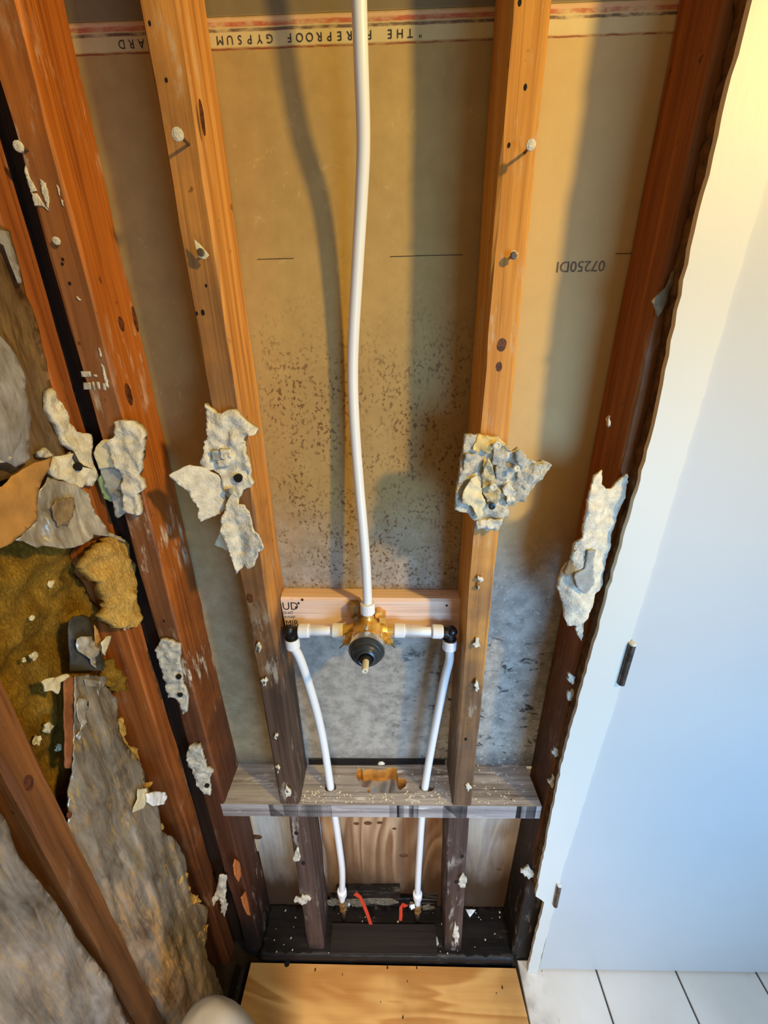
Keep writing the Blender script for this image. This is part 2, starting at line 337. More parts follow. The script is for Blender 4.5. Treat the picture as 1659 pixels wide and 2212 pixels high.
class G:
    """geometry collector"""
    def __init__(s): s.v = []; s.f = []
    def add(s, v, f):
        n = len(s.v); s.v += [Vector(x) for x in v]; s.f += [tuple(i+n for i in q) for q in f]; return s
    def box(s, a, b):
        x0, y0, z0 = a; x1, y1, z1 = b
        return s.add([(x0,y0,z0),(x1,y0,z0),(x1,y1,z0),(x0,y1,z0),(x0,y0,z1),(x1,y0,z1),(x1,y1,z1),(x0,y1,z1)],
                     [(3,2,1,0),(4,5,6,7),(0,1,5,4),(1,2,6,5),(2,3,7,6),(3,0,4,7)])
    def ring_loft(s, rings, cap=True):
        n = len(rings[0]); v = [p for r in rings for p in r]; f = []
        for i in range(len(rings)-1):
            for j in range(n): f.append((i*n+j, i*n+(j+1) % n, (i+1)*n+(j+1) % n, (i+1)*n+j))
        if cap: f.append(tuple(range(n-1, -1, -1))); f.append(tuple((len(rings)-1)*n+j for j in range(n)))
        return s.add(v, f)
    def lathe(s, base, axis, prof, n=24, cap=True):
        """prof: list of (distance along axis, radius)"""
        axis = Vector(axis).normalized(); u = axis.orthogonal().normalized(); w_ = axis.cross(u); base = Vector(base)
        return s.ring_loft([[base+axis*d+(u*math.cos(2*math.pi*j/n)+w_*math.sin(2*math.pi*j/n))*max(r, 1e-5) for j in range(n)] for d, r in prof], cap)
    def tube(s, pts, r, n=16, sub=6):
        P = [Vector(p) for p in pts]
        if len(P) > 2 and sub > 1:
            Q = []; E = [P[0]*2-P[1]]+P+[P[-1]*2-P[-2]]
            for i in range(1, len(E)-2):
                for k in range(sub):
                    t = k/sub; a, b, c, d = E[i-1], E[i], E[i+1], E[i+2]
                    Q.append(.5*((2*b)+(c-a)*t+(2*a-5*b+4*c-d)*t*t+(3*b-a-3*c+d)*t**3))
            Q.append(P[-1]); P = Q
        rings = []; u = None
        for i, p in enumerate(P):
            d = (P[min(i+1, len(P)-1)]-P[max(i-1, 0)]).normalized()
            u = d.orthogonal().normalized() if u is None else (u-d*u.dot(d)).normalized()
            w_ = d.cross(u); rings.append([p+(u*math.cos(2*math.pi*j/n)+w_*math.sin(2*math.pi*j/n))*r for j in range(n)])
        return s.ring_loft(rings)
    def beam(s, p0, p1, ax, ay, hx, hy, ch=.003, seg=.05, jit=.0007, seed=0.0, ragged=0.0):
        p0 = Vector(p0); p1 = Vector(p1); ax = Vector(ax).normalized(); ay = Vector(ay).normalized()
        n = max(1, int((p1-p0).length/seg)); rings = []
        oc = [(-1,-1,1,0),(1,-1,-1,0),(1,-1,0,1),(1,1,0,-1),(1,1,-1,0),(-1,1,1,0),(-1,1,0,-1),(-1,-1,0,1)]
        for i in range(n+1):
            c = p0.lerp(p1, i/n); r = []
            for k, (sx, sy, cx, cy) in enumerate(oc):
                q = Vector((k*1.7+seed, i*.31, seed)); c2 = ch*(1+.8*noise.noise(Vector((k//2*3.1, i*.6, seed))))
                j = jit*noise.noise(q*1.0)*2
                r.append(c+ax*(sx*hx+cx*c2+j)+ay*(sy*hy+cy*c2+j))
            rings.append(r)
        return s.ring_loft(rings)
    def blob(s, c, r, seed=0, amp=.35, sub=2, squash=(1, 1, 1)):
        bm = bmesh.new(); bmesh.ops.create_icosphere(bm, subdivisions=sub, radius=1.0)
        v = []
        for q in bm.verts:
            d = q.co.normalized(); k = 1+amp*2*noise.noise(d*1.6+Vector((seed*3.3, seed, 0)))
            v.append(Vector(c)+Vector((d.x*squash[0], d.y*squash[1], d.z*squash[2]))*r*k)
        bm.verts.index_update(); f = [tuple(x.index for x in q.verts) for q in bm.faces]; bm.free()
        return s.add(v, f)
    def mk(s, name, mat, parent=None, **k): return mk(name, s.v, s.f, mat, parent, **k)

def inside(p, poly):
    c = False; n = len(poly); j = n-1
    for i in range(n):
        a, b = poly[i], poly[j]
        if (a[1] > p[1]) != (b[1] > p[1]) and p[0] < (b[0]-a[0])*(p[1]-a[1])/(b[1]-a[1])+a[0]: c = not c
        j = i
    return c
def sheet(name, outline, plane, thick, mat, parent=None, off=0.0, amp=.003, freq=40, res=.006, rag=.0, curve=None, holes=(), seed=0.0, smooth=True, fold=0.0, ffreq=(14, 5)):
    """a torn sheet or broken slab: outline traced on a real plane ('Y',y) or ('X',x) or ('Z',z), triangulated, crumpled and given thickness"""
    ax, val = plane; rs = random.Random(int(seed*97)+len(outline))
    if ax == 'Y': flat = [(p.x, p.z) for p in outline]; to3 = lambda a, b, d: Vector((a, val-d, b))
    elif ax == 'X': flat = [(p.y, p.z) for p in outline]; to3 = lambda a, b, d: Vector((val+d, a, b))
    else: flat = [(p.x, p.y) for p in outline]; to3 = lambda a, b, d: Vector((a, b, val+d))
    def dens(pl, r_):
        q = []
        for i in range(len(pl)):
            a = Vector(pl[i]); b = Vector(pl[(i+1) % len(pl)]); L = (b-a).length; n = max(1, int(L/res)); nn = Vector((-(b-a).y, (b-a).x)).normalized() if L > 0 else Vector((0, 0))
            for k in range(n):
                p = a.lerp(b, k/n)
                if r_: p = p+nn*r_*rs.uniform(-1, 1)
                q.append(p)
        return q
    bd = dens(flat, rag); hs = [dens(h, 0) for h in holes]
    x0 = min(p.x for p in bd); x1 = max(p.x for p in bd); y0 = min(p.y for p in bd); y1 = max(p.y for p in bd)
    pts = list(bd); edges = [(i, (i+1) % len(bd)) for i in range(len(bd))]
    for h in hs:
        n0 = len(pts); pts += h; edges += [(n0+i, n0+(i+1) % len(h)) for i in range(len(h))]
    nx = max(1, int((x1-x0)/res)); ny = max(1, int((y1-y0)/res))
    for i in range(nx+1):
        for j in range(ny+1):
            p = Vector((x0+(i+.5+rs.uniform(-.3, .3))*res, y0+(j+.5+rs.uniform(-.3, .3))*res))
            if inside(p, bd) and not any(inside(p, h) for h in hs): pts.append(p)
    r = delaunay_2d_cdt(pts, edges, [], 0, 1e-7)
    V2 = r[0]; T = []
    for f in r[2]:
        c = sum((V2[i] for i in f), Vector((0, 0)))/len(f)
        if inside(c, bd) and not any(inside(c, h) for h in hs): T.append(tuple(f))
    used = sorted({i for f in T for i in f}); mp = {u: k for k, u in enumerate(used)}
    T = [tuple(mp[i] for i in f) for f in T]; V2 = [V2[i] for i in used]
    front = []; back = []
    for p in V2:
        q = Vector((p.x*freq, p.y*freq, seed)); d = off+amp*noise.fractal(q, .8, 2.0, 4)
        if fold:
            k = noise.fractal(Vector((p.x*ffreq[0], p.y*ffreq[1], seed+3)), 1.2, 2.0, 2); d += fold*(1-2*abs(k))
        if curve: d += curve((p.x-x0)/(x1-x0+1e-9), (p.y-y0)/(y1-y0+1e-9))
        front.append(to3(p.x, p.y, d)); back.append(to3(p.x, p.y, d-thick))
    n = len(front); fs = list(T)+[tuple(i+n for i in reversed(f)) for f in T]
    cnt = {}
    for f in T:
        for i in range(len(f)):
            e = (f[i], f[(i+1) % len(f)]); cnt[e] = 1
    for (a, b) in cnt:
        if (b, a) not in cnt: fs.append((b, a, a+n, b+n))
    return mk(name, front+back, fs, mat, parent, smooth=smooth)
M['raw_cut'] = plain('raw_cut', (206,150,74), .7, var=.2, vscale=60)
def PX(pts, org=(0, 0), zoom=1.0): return [(org[0]+a/zoom, org[1]+b/zoom) for a, b in pts]
def onY(pts, y): return [aY(u, v, y) for u, v in pts]
def onX(pts, x): return [aX(u, v, x) for u, v in pts]

def text_mesh(name, s, size, mat, parent, origin, right, up, align='LEFT', depth=.0003):
    cu = bpy.data.curves.new(name, 'FONT'); cu.body = s; cu.size = size; cu.align_x = align; cu.fill_mode = 'FRONT'; cu.resolution_u = 3
    tmp = bpy.data.objects.new('tmp_text', cu); COL.objects.link(tmp)
    dg = bpy.context.evaluated_depsgraph_get(); me = tmp.evaluated_get(dg).to_mesh()
    right = Vector(right); up = Vector(up)
    vs = [Vector(origin)+right*v.co.x+up*v.co.y for v in me.vertices]; fs = [tuple(p.vertices) for p in me.polygons]
    tmp.evaluated_get(dg).to_mesh_clear(); bpy.data.objects.remove(tmp); bpy.data.curves.remove(cu)
    return vs, fs

# ================================================================== THE SETTING
# floor: subfloor, tiles (20 cm, dark joints)
g = G().box((-.62, -1.4, -.06), (1.5, .25, -.014)); fl = struct(g.mk('floor', 'subfloor', loc=(0.4, -.5, -.06)), 'white ceramic tile floor with dark joints beyond the plywood', 'floor')
G().box((.306, -1.4, -.0139), (1.5, .0, -.0035)).mk('grout_bed', 'grout', fl)
for i in range(6):
    xa = .308 if i == 0 else .303+.2*i+.0022; xb = .303+.2*(i+1)-.0022
    if i == 0: xb = .503-.0022
    for j in range(6):
        ya = -.002-.2*j-.197; yb = -.002-.2*j
        gg = G(); r_ = .0015
        gg.ring_loft([[(xa,ya,-.0135),(xb,ya,-.0135),(xb,yb,-.0135),(xa,yb,-.0135)],[(xa,ya,-r_),(xb,ya,-r_),(xb,yb,-r_),(xa,yb,-r_)],[(xa+r_,ya+r_,0),(xb-r_,ya+r_,0),(xb-r_,yb-r_,0),(xa+r_,yb-r_,0)]])
        gg.mk('tile', 'tile', fl)

# back wall: gypsum sheets of the next room seen from behind, plywood below the plate
wb = struct(empty('wall_back', (0, .1, 0)), 'back of tan gypsum wallboard behind the studs', 'wall')
JZ = H+.3535
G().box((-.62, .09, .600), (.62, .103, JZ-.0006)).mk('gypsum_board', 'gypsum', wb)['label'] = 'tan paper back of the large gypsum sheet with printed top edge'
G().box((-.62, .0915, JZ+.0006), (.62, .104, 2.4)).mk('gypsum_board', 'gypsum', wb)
vs, fs = [], []
word = '"THE FIREPROOF GYPSUM WALLBOARD'
a = aY(908, 76, .0892); b = aY(262, 93, .0892); zc = H+.3325
for i, ch in enumerate(word):
    if ch == ' ': continue
    x = a.x+(b.x-a.x)*i/(len(word)-1)
    v, f = text_mesh('t', ch, .0115, 'ink', None, (x, .0893, zc+.0040), (-1, 0, 0), (0, 0, -1), 'CENTER')
    n = len(vs); vs += v; fs += [tuple(q+n for q in p) for p in f]
mk('printed_lettering', vs, fs, 'ink', wb)['label'] = 'upside-down printed words on the board edge'
v, f = text_mesh('t', '07250DI', .0185, 'ink_faint', None, aY(1306, 563, .0893), (-1, 0, 0), (0, 0, -1), 'LEFT')
# fit the stamp to the width it has on the board
w0 = max(p.x for p in v)-min(p.x for p in v); xa = aY(1306, 577, .09).x; k = (xa-aY(1203, 577, .09).x)/w0
v = [Vector((xa+(p.x-max(q.x for q in v))*k, p.y, p.z)) for p in v]
mk('printed_number', v, f, 'ink_faint', wb)
for (x1_, y1_, x2_, y2_) in ((556, 560, 634, 556), (843, 554, 1000, 550), (1330, 548, 1379, 544)):
    p, q = aY(x1_, y1_, .0893), aY(x2_, y2_, .0893); G().box((p.x, .0894, p.z-.0004), (q.x, .0902, p.z+.0004)).mk('pencil_line', 'pencil', wb)
pb = G().box((-.362, .0925, .02), (.36, .11, .565)).mk('plywood_panel', 'ply_back', wb); pb['label'] = 'water-stained plywood panel below the pierced plate'
def knot(u, v, r, part, mat='hole_dark', y=.0923, sq=.7):
    p = aY(u, v, y); gg = G().ring_loft([[p+Vector((math.cos(t_)*r*k_, d_, math.sin(t_)*r*k_*sq)) for t_ in [2*math.pi*j/14 for j in range(14)]] for k_, d_ in ((1, .0006), (.9, -.0004))])
    return gg.mk('knot', mat, part)
M['knot'] = plain('knot', (104,70,44), .7, var=.3, vscale=160)
for u, v, r in ((555, 1808, .014), (795, 1778, .011), (770, 1779, .008), (820, 1777, .008), (872, 1848, .012), (1078, 1878, .007), (852, 1790, .006)): knot(u, v, r, pb, 'knot')

# left wall: dark sheathing at the back of the side framing
wl = struct(G().box((-.56, -1.4, 0), (-.535, .09, 2.4)).mk('wall_left', 'sheathing'), 'dark sheathing behind the opened side wall', 'wall')

# right: drywall strip, door casing and white door, the whole frame leaning a little
LE = [(1622,0),(1592,120),(1560,250),(1530,378),(1500,500),(1462,670),(1430,830),(1405,950),(1358,1120),(1310,1290),(1262,1465),(1215,1640),(1180,1815),(1157,1935)]
le = [aY(u, v, -.024) for u, v in LE]
DL_ = [(1659,370),(1500,920),(1362,1385),(1340,1482),(1215,1880),(1197,1960)]
dl = [aY(u, v, -.024) for u, v in DL_]
top = H+.62
lt = le[0]+(le[0]-le[5])*((top-le[0].z)/(le[0].z-le[5].z)); dt = dl[0]+(dl[0]-dl[2])*((top-dl[0].z)/(dl[0].z-dl[2].z))
lb = [aY(1176, 1948, -.024), aY(1152, 2040, -.024), aZ(1138, 2095, .001)]; lb[2].y = -.024
db = Vector((.352, -.024, .001))
out = [Vector((lt.x, 0, top))]+le+lb+[db]+list(reversed(dl))+[Vector((dt.x, 0, top))]
tr = struct(sheet('trim_1', out, ('Y', -.018), .008, 'casing_white', off=.007, amp=.0002, freq=9, res=.014, rag=.0012, seed=3, smooth=False), 'white painted door casing with a chipped raw left edge', 'trim')
# broken drywall layer under the casing, its cut edge dirty brown
M['cut_edge'] = plain('cut_edge', (112,84,54), .95, var=.35, vscale=70, bump=.9, bscale=220, kd=(58,38,22))
out2 = [Vector((p.x+.002+random.uniform(-.003, .002), 0, p.z)) for p in [Vector((lt.x, 0, top))]+le]+[Vector((le[-1].x+.05, 0, le[-1].z)), Vector((dt.x+.01, 0, top))]
sheet('drywall_edge', out2, ('Y', -.0005), .0165, 'cut_edge', tr, off=.0165, amp=.0005, freq=30, res=.009, rag=.0022, seed=5, smooth=False)['label'] = 'rough brown cut edge of drywall under the casing'
G().add([Vector((.352, -.018, .06)), Vector((.405, -.018, top)), Vector((.352, .0, .06)), Vector((.405, 0, top))], [(0, 1, 3, 2)])
dr = empty('door_1', (.36, -.02, .003)); struct(dr, 'white flush door hinged beside the opened wall', 'door')
dd = [Vector((p.x+.0012, 0, p.z)) for p in dl]
out3 = [Vector((dt.x+.0012, 0, top)), *dd, Vector((.3575, 0, .006)), Vector((1.25, 0, .006)), Vector((1.25, 0, top))]
sheet('door_leaf', out3, ('Y', .012), .034, 'door_white', dr, off=.032, amp=.0, freq=3, res=.2, smooth=False)
def hinge(u1, v1, u2, v2, r):
    a, b = aY(u1, v1, -.027), aY(u2, v2, -.027); d = (b-a); L = d.length
    pr = [(0, r*.5), (.0008, r), (L*.30, r), (L*.305, r*.86), (L*.31, r), (L*.66, r), (L*.665, r*.86), (L*.67, r), (L-.001, r), (L, r*.6)]
    hh = G().lathe(a, d, pr, 16).mk('hinge_knuckle', 'hinge_metal', dr, smooth=False); hh['label'] = 'bare grey metal hinge knuckle'
    G().lathe(a-d.normalized()*.004, d, [(0, r*.5), (.001, r*.95), (.004, r*1.0)], 12).mk('hinge_tip', 'casing_white', hh)
hinge(1366, 1392, 1341, 1478, .0058); hinge(1208, 1912, 1199, 1956, .0054)

# ================================================================== FRAMING
def stud(name, p0, p1, hx, hy, mat, label, seed, cat='stud', ch=.003):
    g = G().beam(p0, p1, (1, 0, 0), (0, 1, 0), hx, hy, ch, .04, .0008, seed)
    return tag(g.mk(name, mat), label, cat)
Y0, YC, HY, HX = 0.0, .0445, .0445, .020
S1 = stud('wall_stud', (-.380, YC, .0), (-.396, YC, 2.4), .020, HY, 'stud_red', 'reddish corner stud with white smears, next to the dark corner gap', 1.3)
S2 = stud('wall_stud', (-.2245, YC, .606), (-.231, YC, 2.4), HX, HY, 'stud_fir', 'brown stud left of the tall white pipe', 2.1)
S3 = stud('wall_stud', (.133, YC, .606), (.1445, YC, 2.4), HX, HY, 'stud_gold', 'yellowish pine stud right of the tall white pipe', 3.7)
S4 = stud('wall_stud', (.312, YC, .0), (.362, YC, 2.4), .022, HY, 'stud_far', 'dark brown stud against the white door casing', 4.9)
S0 = stud('side_wall_stud', (-.4865, -.001, .0), (-.4865, .001, 2.4), .0455, .019, 'stud_side', 'orange-brown side wall stud left of the corner gap', 6.2)
L1 = stud('side_wall_stud', (-.4865, -.236, .0), (-.4865, -.240, 2.4), .0455, .019, 'stud_near_shaded', 'orange-brown side wall stud crossing the lower left corner', 7.4)
CB = stud('corner_gap_filler', (-.4775, .0565, .0), (-.4775, .0565, 2.4), .0565, .0305, 'gap_shade_wood', 'added framing filling the corner gap, coloured black-brown for the shade there', 5.5)  # added to close the gap, with the gap's shade in its colour
CR1 = stud('cripple_stud', (-.216, YC, .036), (-.211, YC, .566), .021, HY, 'cripple', 'whitish-stained short stud below the plate, left of the red-handled valves', 8.8)
CR2 = stud('cripple_stud', (.139, YC, .036), (.128, YC, .566), .022, HY, 'cripple', 'whitish-stained short stud below the plate, right of the red-handled valves', 9.6)

# pierced horizontal plate
def circ(x, y, rx, ry, n=12, seed=None):
    return [(x+math.cos(2*math.pi*i/n)*rx*(1+(.25*noise.noise(Vector((i*.9, seed, 0))) if seed else 0)), y+math.sin(2*math.pi*i/n)*ry*(1+(.25*noise.noise(Vector((i*.9, seed, 1))) if seed else 0))) for i in range(n)]
hp = PX([(570,350),(560,310),(580,260),(610,255),(625,275),(670,265),(715,262),(760,275),(850,262),(900,245),(945,260),(950,310),(960,345),(1010,355),(1045,380),(1030,425),(980,465),(920,490),(760,490),(710,485),(680,490),(670,460),(690,440),(620,435)], (640,1600), 4.3658)
hole = [(p.x, p.y) for p in (aZ(u, v, .605) for u, v in hp)]
PLQ = [Vector((-.371, .0, 0)), Vector((.297, -.001, 0)), Vector((.290, .100, 0)), Vector((-.374, .100, 0))]
lh = aZ(714, 1699, .605); rh = aZ(918, 1699, .605)
pl = sheet('bottom_plate', PLQ, ('Z', .566), .038, 'plate', off=.038, amp=.0006, freq=30, res=.010, holes=[hole, circ(lh.x, lh.y, .013, .0115), circ(rh.x+.004, rh.y, .017, .011)], smooth=False, seed=2)
pl.data.materials.append(M['raw_cut'])
for f_ in pl.data.polygons:
    c_ = pl.data.vertices[f_.vertices[0]].co+WL[pl.name]; q_ = f_.center+WL[pl.name]
    if abs(f_.normal.z) < .5 and .012 < q_.y < .09 and -.12 < q_.x < .045: f_.material_index = 1
tag(pl, 'weathered horizontal plate with a ragged hole and two white pipes through it', 'plate')
# damp strip of wood behind the plate, under the gypsum edge
G().beam((-.2, .094, .6145), (.108, .094, .6145), (0, 1, 0), (0, 0, 1), .006, .0095, .001, .03, .001, 3.3).mk('back_strip', 'sill', pl)
# plaster dust and crumbs on the plate
gg = G(); rs = random.Random(5)
for i in range(260):
    x = rs.uniform(-.2, .27); y = rs.uniform(.004, .095)
    if rs.random() < .45: y = rs.uniform(.004, .03)
    if inside((x, y), hole) or abs(x-lh.x) < .014 and abs(y-lh.y) < .014 or abs(x-rh.x) < .02 and abs(y-rh.y) < .014: continue
    if -.247 < x < -.202 or .11 < x < .157: continue
    gg.blob((x, y, .6046), rs.uniform(.0006, .0019), i, .4, 1, (1.3, 1.3, .5))
dust = gg.mk('plaster_dust', 'plaster', pl); dust['kind'] = 'stuff'; dust['label'] = 'white plaster crumbs on the plate'
G().blob(aZ(823, 1647, .611), .0062, 4, .3, 2, (1.2, 1, .8)).mk('plaster_lump', 'plaster', pl, smooth=True)

# black rotten sill and boards at the bottom
sl = tag(sheet('sill_plate', [Vector((-.36, -.012, 0)), Vector((.292, -.012, 0)), Vector((.292, .092, 0)), Vector((-.36, .092, 0))], ('Z', -.012), .046, 'sill', off=.046, amp=.002, freq=30, res=.012, seed=8), 'black rotten sill plate behind the plywood floor sheet', 'plate')
gg = G(); rs = random.Random(11)
for i in range(70): gg.blob((rs.uniform(-.34, .28), rs.uniform(-.008, .08), .0352), rs.uniform(.0006, .0022), i, .4, 1, (1.3, 1.3, .5))
o = gg.mk('plaster_dust', 'plaster_dirty', sl); o['kind'] = 'stuff'
tag(G().beam((-.168, .083, .118), (.004, .083, .124), (0, 1, 0), (0, 0, 1), .009, .017, .002, .03, .001, 4.4).mk('blocking_board', 'sill'), 'short black board fixed low on the plywood behind the red handles', 'board')
tag(G().beam((-.185, .0845, .080), (.105, .0845, .080), (0, 1, 0), (0, 0, 1), .0075, .016, .002, .03, .0015, 5.4).mk('blocking_board', 'sill'), 'long black ledge board with pale residue under the red handles', 'board')
lb_ = bpy.data.objects['blocking_board.001']
for poly in ([(700,1946),(735,1940),(775,1943),(810,1938),(850,1942),(862,1950),(840,1956),(800,1953),(775,1960),(740,1955),(712,1957)], [(912,1958),(925,1954),(940,1960),(930,1966),(914,1965)]):
    sheet('residue', onY(poly, .0755), ('Y', .0770), .002, 'residue', lb_, off=.0018, amp=.0015, freq=120, res=.004, rag=.0012, seed=poly[0][0]*.01)
tag(G().beam((-.178, .020, .0385), (.098, .020, .0385), (0, 1, .05), (0, -.05, 1), .030, .0035, .001, .05, .0004, 2.2).mk('dark_board', 'darkboard'), 'smooth dark brown board leaning at the foot between the short studs', 'board')

# new pine backing board behind the valve
bb = empty('backing_board', (-.04, .07, H-.5)); tag(bb, 'fresh pale pine block carrying the brass valve', 'board')
gg = G().ring_loft([[(-.208,.0895,H-.502),(-.208,.0895,H-.420),(-.204,.0565,H-.4175),(-.204,.0525,H-.4215),(-.200,.0525,H-.4985),(-.200,.056,H-.502)],
                    [(.1215,.0895,H-.509),(.1215,.0895,H-.427),(.1215,.0565,H-.4235),(.1215,.0525,H-.4275),(.1215,.0525,H-.5045),(.1215,.056,H-.509)]])
gg.mk('pine_block', 'pine', bb)
vs, fs = [], []
for s_, sz, zz, xx in (('UD', .023, H-.4420, -.2025), ('D-HT', .0085, H-.4515, -.2015), ('RWAP', .0080, H-.4605, -.2010), ('MIR', .0170, H-.4765, -.2005), ('FE', .0110, H-.4885, -.1985), ('II', .0085, H-.4975, -.1985)):
    v, f = text_mesh('t', s_, sz, 'ink', None, (xx, .0521, zz), (.88, 0, 0), (0, 0, 1)); n = len(vs); vs += v; fs += [tuple(q+n for q in p) for p in f]
mk('lumber_stamp', vs, fs, 'ink', bb)['label'] = 'black printed lumber stamp'
for (u, v) in ((645, 1303), (653, 1296), (965, 1308), (640, 1312)):
    p = aY(u, v, .0523); G().lathe(p+Vector((0, .001, 0)), (0, -1, 0), [(0, .0022), (.0014, .0022), (.0018, .0012)], 10).mk('screw_hole', 'ink', bb)

# ------------------------------------------------------------------ nails, holes and plaster bits on the studs
def nail(parent, u, v, L, y=0.0, blob=True, r=.0055, seed=1, mat='plaster'):
    h = aY(u, v, y-L); b = Vector((h.x, y+.004, h.z+.001))
    nn = G().lathe(b, h-b, [(0, .0016), (L+.003, .0016), (L+.0032, .0042), (L+.0046, .0042), (L+.005, .003)], 12).mk('nail', 'nail_metal', parent)
    if blob:
        G().lathe(h+Vector((0, .0006, 0)), (0, -1, -.1), [(-.0012, r*.7), (0, r*1.0), (.0016, r*.95), (.0022, r*.5)], 12).mk('plaster_cap', mat, nn)
    return nn
nail(S1, 40, 316, .012, seed=3); nail(S1, 122, 520, .004, r=.0045)
nail(S2, 384, 290, .026, r=.0062); nail(S3, 1147, 313, .021, r=.0052)
nn = nail(S2, 434, 545, .014, blob=False); q = aY(434, 545, -.0145)
sheet('torn_paper', onY(PX([(1120,1380),(1165,1420),(1210,1475),(1190,1500),(1150,1490),(1135,1440)], (0,0), 2.676), -.012), ('Y', -.012), .001, 'paper_cream', nn, off=.001, amp=.001, res=.003)
nn = nail(S3, 1110, 552, .009, blob=False)
sheet('torn_paper', onY([(1103,545),(1111,540),(1119,547),(1118,557),(1110,561),(1103,556)], -.008), ('Y', -.008), .0008, 'paper_cream', nn, off=.0005, amp=.0008, res=.003)
def nhole(parent, u, v, r=.0022, y=-.0004, sq=1.6):
    p = aY(u, v, y); G().ring_loft([[p+Vector((math.cos(t_)*r*k_, d_, math.sin(t_)*r*k_*sq)) for t_ in [2*math.pi*j/10 for j in range(10)]] for k_, d_ in ((1, .0015), (.9, 0))]).mk('nail_hole', 'hole_dark', parent)
for u, v, r in ((1123,5,.002),(1135,188,.002),(1100,313,.0016),(1093,683,.0024),(1075,655,.0014),(1006,1597,.003),(1021,1315,.0015)): nhole(S3, u, v, r)
for u, v, r in ((323,50,.0016),(359,172,.0014),(438,675,.0024),(425,677,.0016),(540,1294,.005),(596,1590,.004),(445,617,.0014)): nhole(S2, u, v, r)
for u, v, r in ((135,560,.0014),(134,570,.0014),(150,612,.0016),(355,1341,.003),(408,1625,.005)): nhole(S1, u, v, r, sq=1.4)
for u, v in ((655,1865),(640,1800),(998,1850),(985,1905)): nhole(CR1 if u < 800 else CR2, u, v, .005)
def bit(parent, u, v, wpx, hpx, seed, y=-.001, mat='plaster', n=14):
    """small ragged piece of plaster still held by a nail"""
    rs = random.Random(seed); pts = [(u+math.cos(2*math.pi*i/n)*wpx*rs.uniform(.4, 1.25), v+math.sin(2*math.pi*i/n)*hpx*rs.uniform(.4, 1.25)) for i in range(n)]
    o = sheet('plaster_bit', onY(pts, y-.004), ('Y', y), .005, mat, parent, off=.005, amp=.004, freq=90, res=.003, rag=.0006, seed=seed)
    return o
for i, (u, v, a, b) in enumerate(((558,1398,7,13),(571,1472,6,11),(597,1590,4,6),(600,1661,6,7),(621,1708,8,14))):
    o = bit(S2, u, v, a, b, i+1); G().lathe(aY(u, v+2, -.006), (0, -1, 0), [(0, .0022), (.001, .0024), (.0015, .001)], 8).mk('nail_head', 'nail_metal', o)
for i, (u, v, a, b) in enumerate(((1038,1250,7,8),(1033,1268,3,7),(1030,1391,9,10),(1030,1480,6,13),(1012,1700,6,7),(1048,1110,4,5))): bit(S3, u, v, a, b, i+11)
for i, (u, v, a, b) in enumerate(((1234,1467,9,13),(1234,1504,9,16),(1200,1626,9,9),(1197,1690,11,12),(1140,1885,14,12),(1316,912,3,12))): bit(S4, u, v, a, b, i+21, y=-.002, mat='plaster' if i < 2 else 'plaster_dirty')
for i, (u, v, a, b) in enumerate(((1000,1905,10,14),(985,2020,8,30))): bit(CR2, u, v, a, b, i+41, mat='plaster_dirty')
for i, (u, v, a, b) in enumerate(((655,1945,16,10),(640,1850,8,16))): bit(CR1, u, v, a, b, i+51, mat='plaster_dirty')
# gouged bare wood near the foot of the corner stud (on the side towards the bay)
for poly in ([(507,1855),(517,1862),(521,1890),(515,1905),(507,1890),(504,1870)], [(521,1938),(530,1925),(536,1950),(541,1978),(534,1975),(525,1955)]):
    sheet('bare_gouge', [aX(u, v, -.3595) for u, v in poly], ('X', -.3608), .002, 'bare_wood', S1, off=.0022, amp=.0004, res=.004)
# white plaster smears and a stencilled mark on the front of the corner stud
def s1y(p): return -.0008
for k, poly in enumerate((PX([(300,590),(350,720),(440,890),(370,920),(330,800),(290,660)], (0,250), 5.529), PX([(370,920),(440,930),(530,1060),(580,1140),(500,1070),(410,1080)], (0,250), 5.529), PX([(470,740),(540,800),(590,980),(580,1130),(540,1040),(490,880)], (0,250), 5.529),
        PX([(1020,0),(1080,50),(1050,60),(1015,20)], (0,640), 6.146), PX([(1300,680),(1320,690),(1350,800),(1320,800)], (0,640), 6.146), PX([(1340,890),(1370,920),(1430,1120),(1440,1230),(1400,1180),(1360,1010)], (0,640), 6.146), PX([(670,820),(690,830),(720,960),(700,940)], (0,250), 5.529), PX([(720,990),(745,1010),(765,1090),(740,1060)], (0,250), 5.529))):
    sheet('plaster_smear', onY(poly, -.0008), ('Y', .0004), .0008, 'plaster', S1, off=.0013, amp=.0003, res=.003, rag=.0006, seed=k)
for (x0_, y0_, x1_, y1_) in ((1070,990,1200,1070),(1230,1030,1285,1070),(1100,1140,1200,1240),(1220,1130,1250,1250),(1275,1130,1320,1240),(1350,1150,1400,1250)):
    sheet('stencil_mark', onY(PX([(x0_, y0_), (x1_, y0_+8), (x1_+12, y1_), (x0_+14, y1_)], (0,640), 6.146), -.0008), ('Y', .0004), .0006, 'plaster_dirty', S1, off=.0011, amp=.0001, res=.004, rag=.0005)

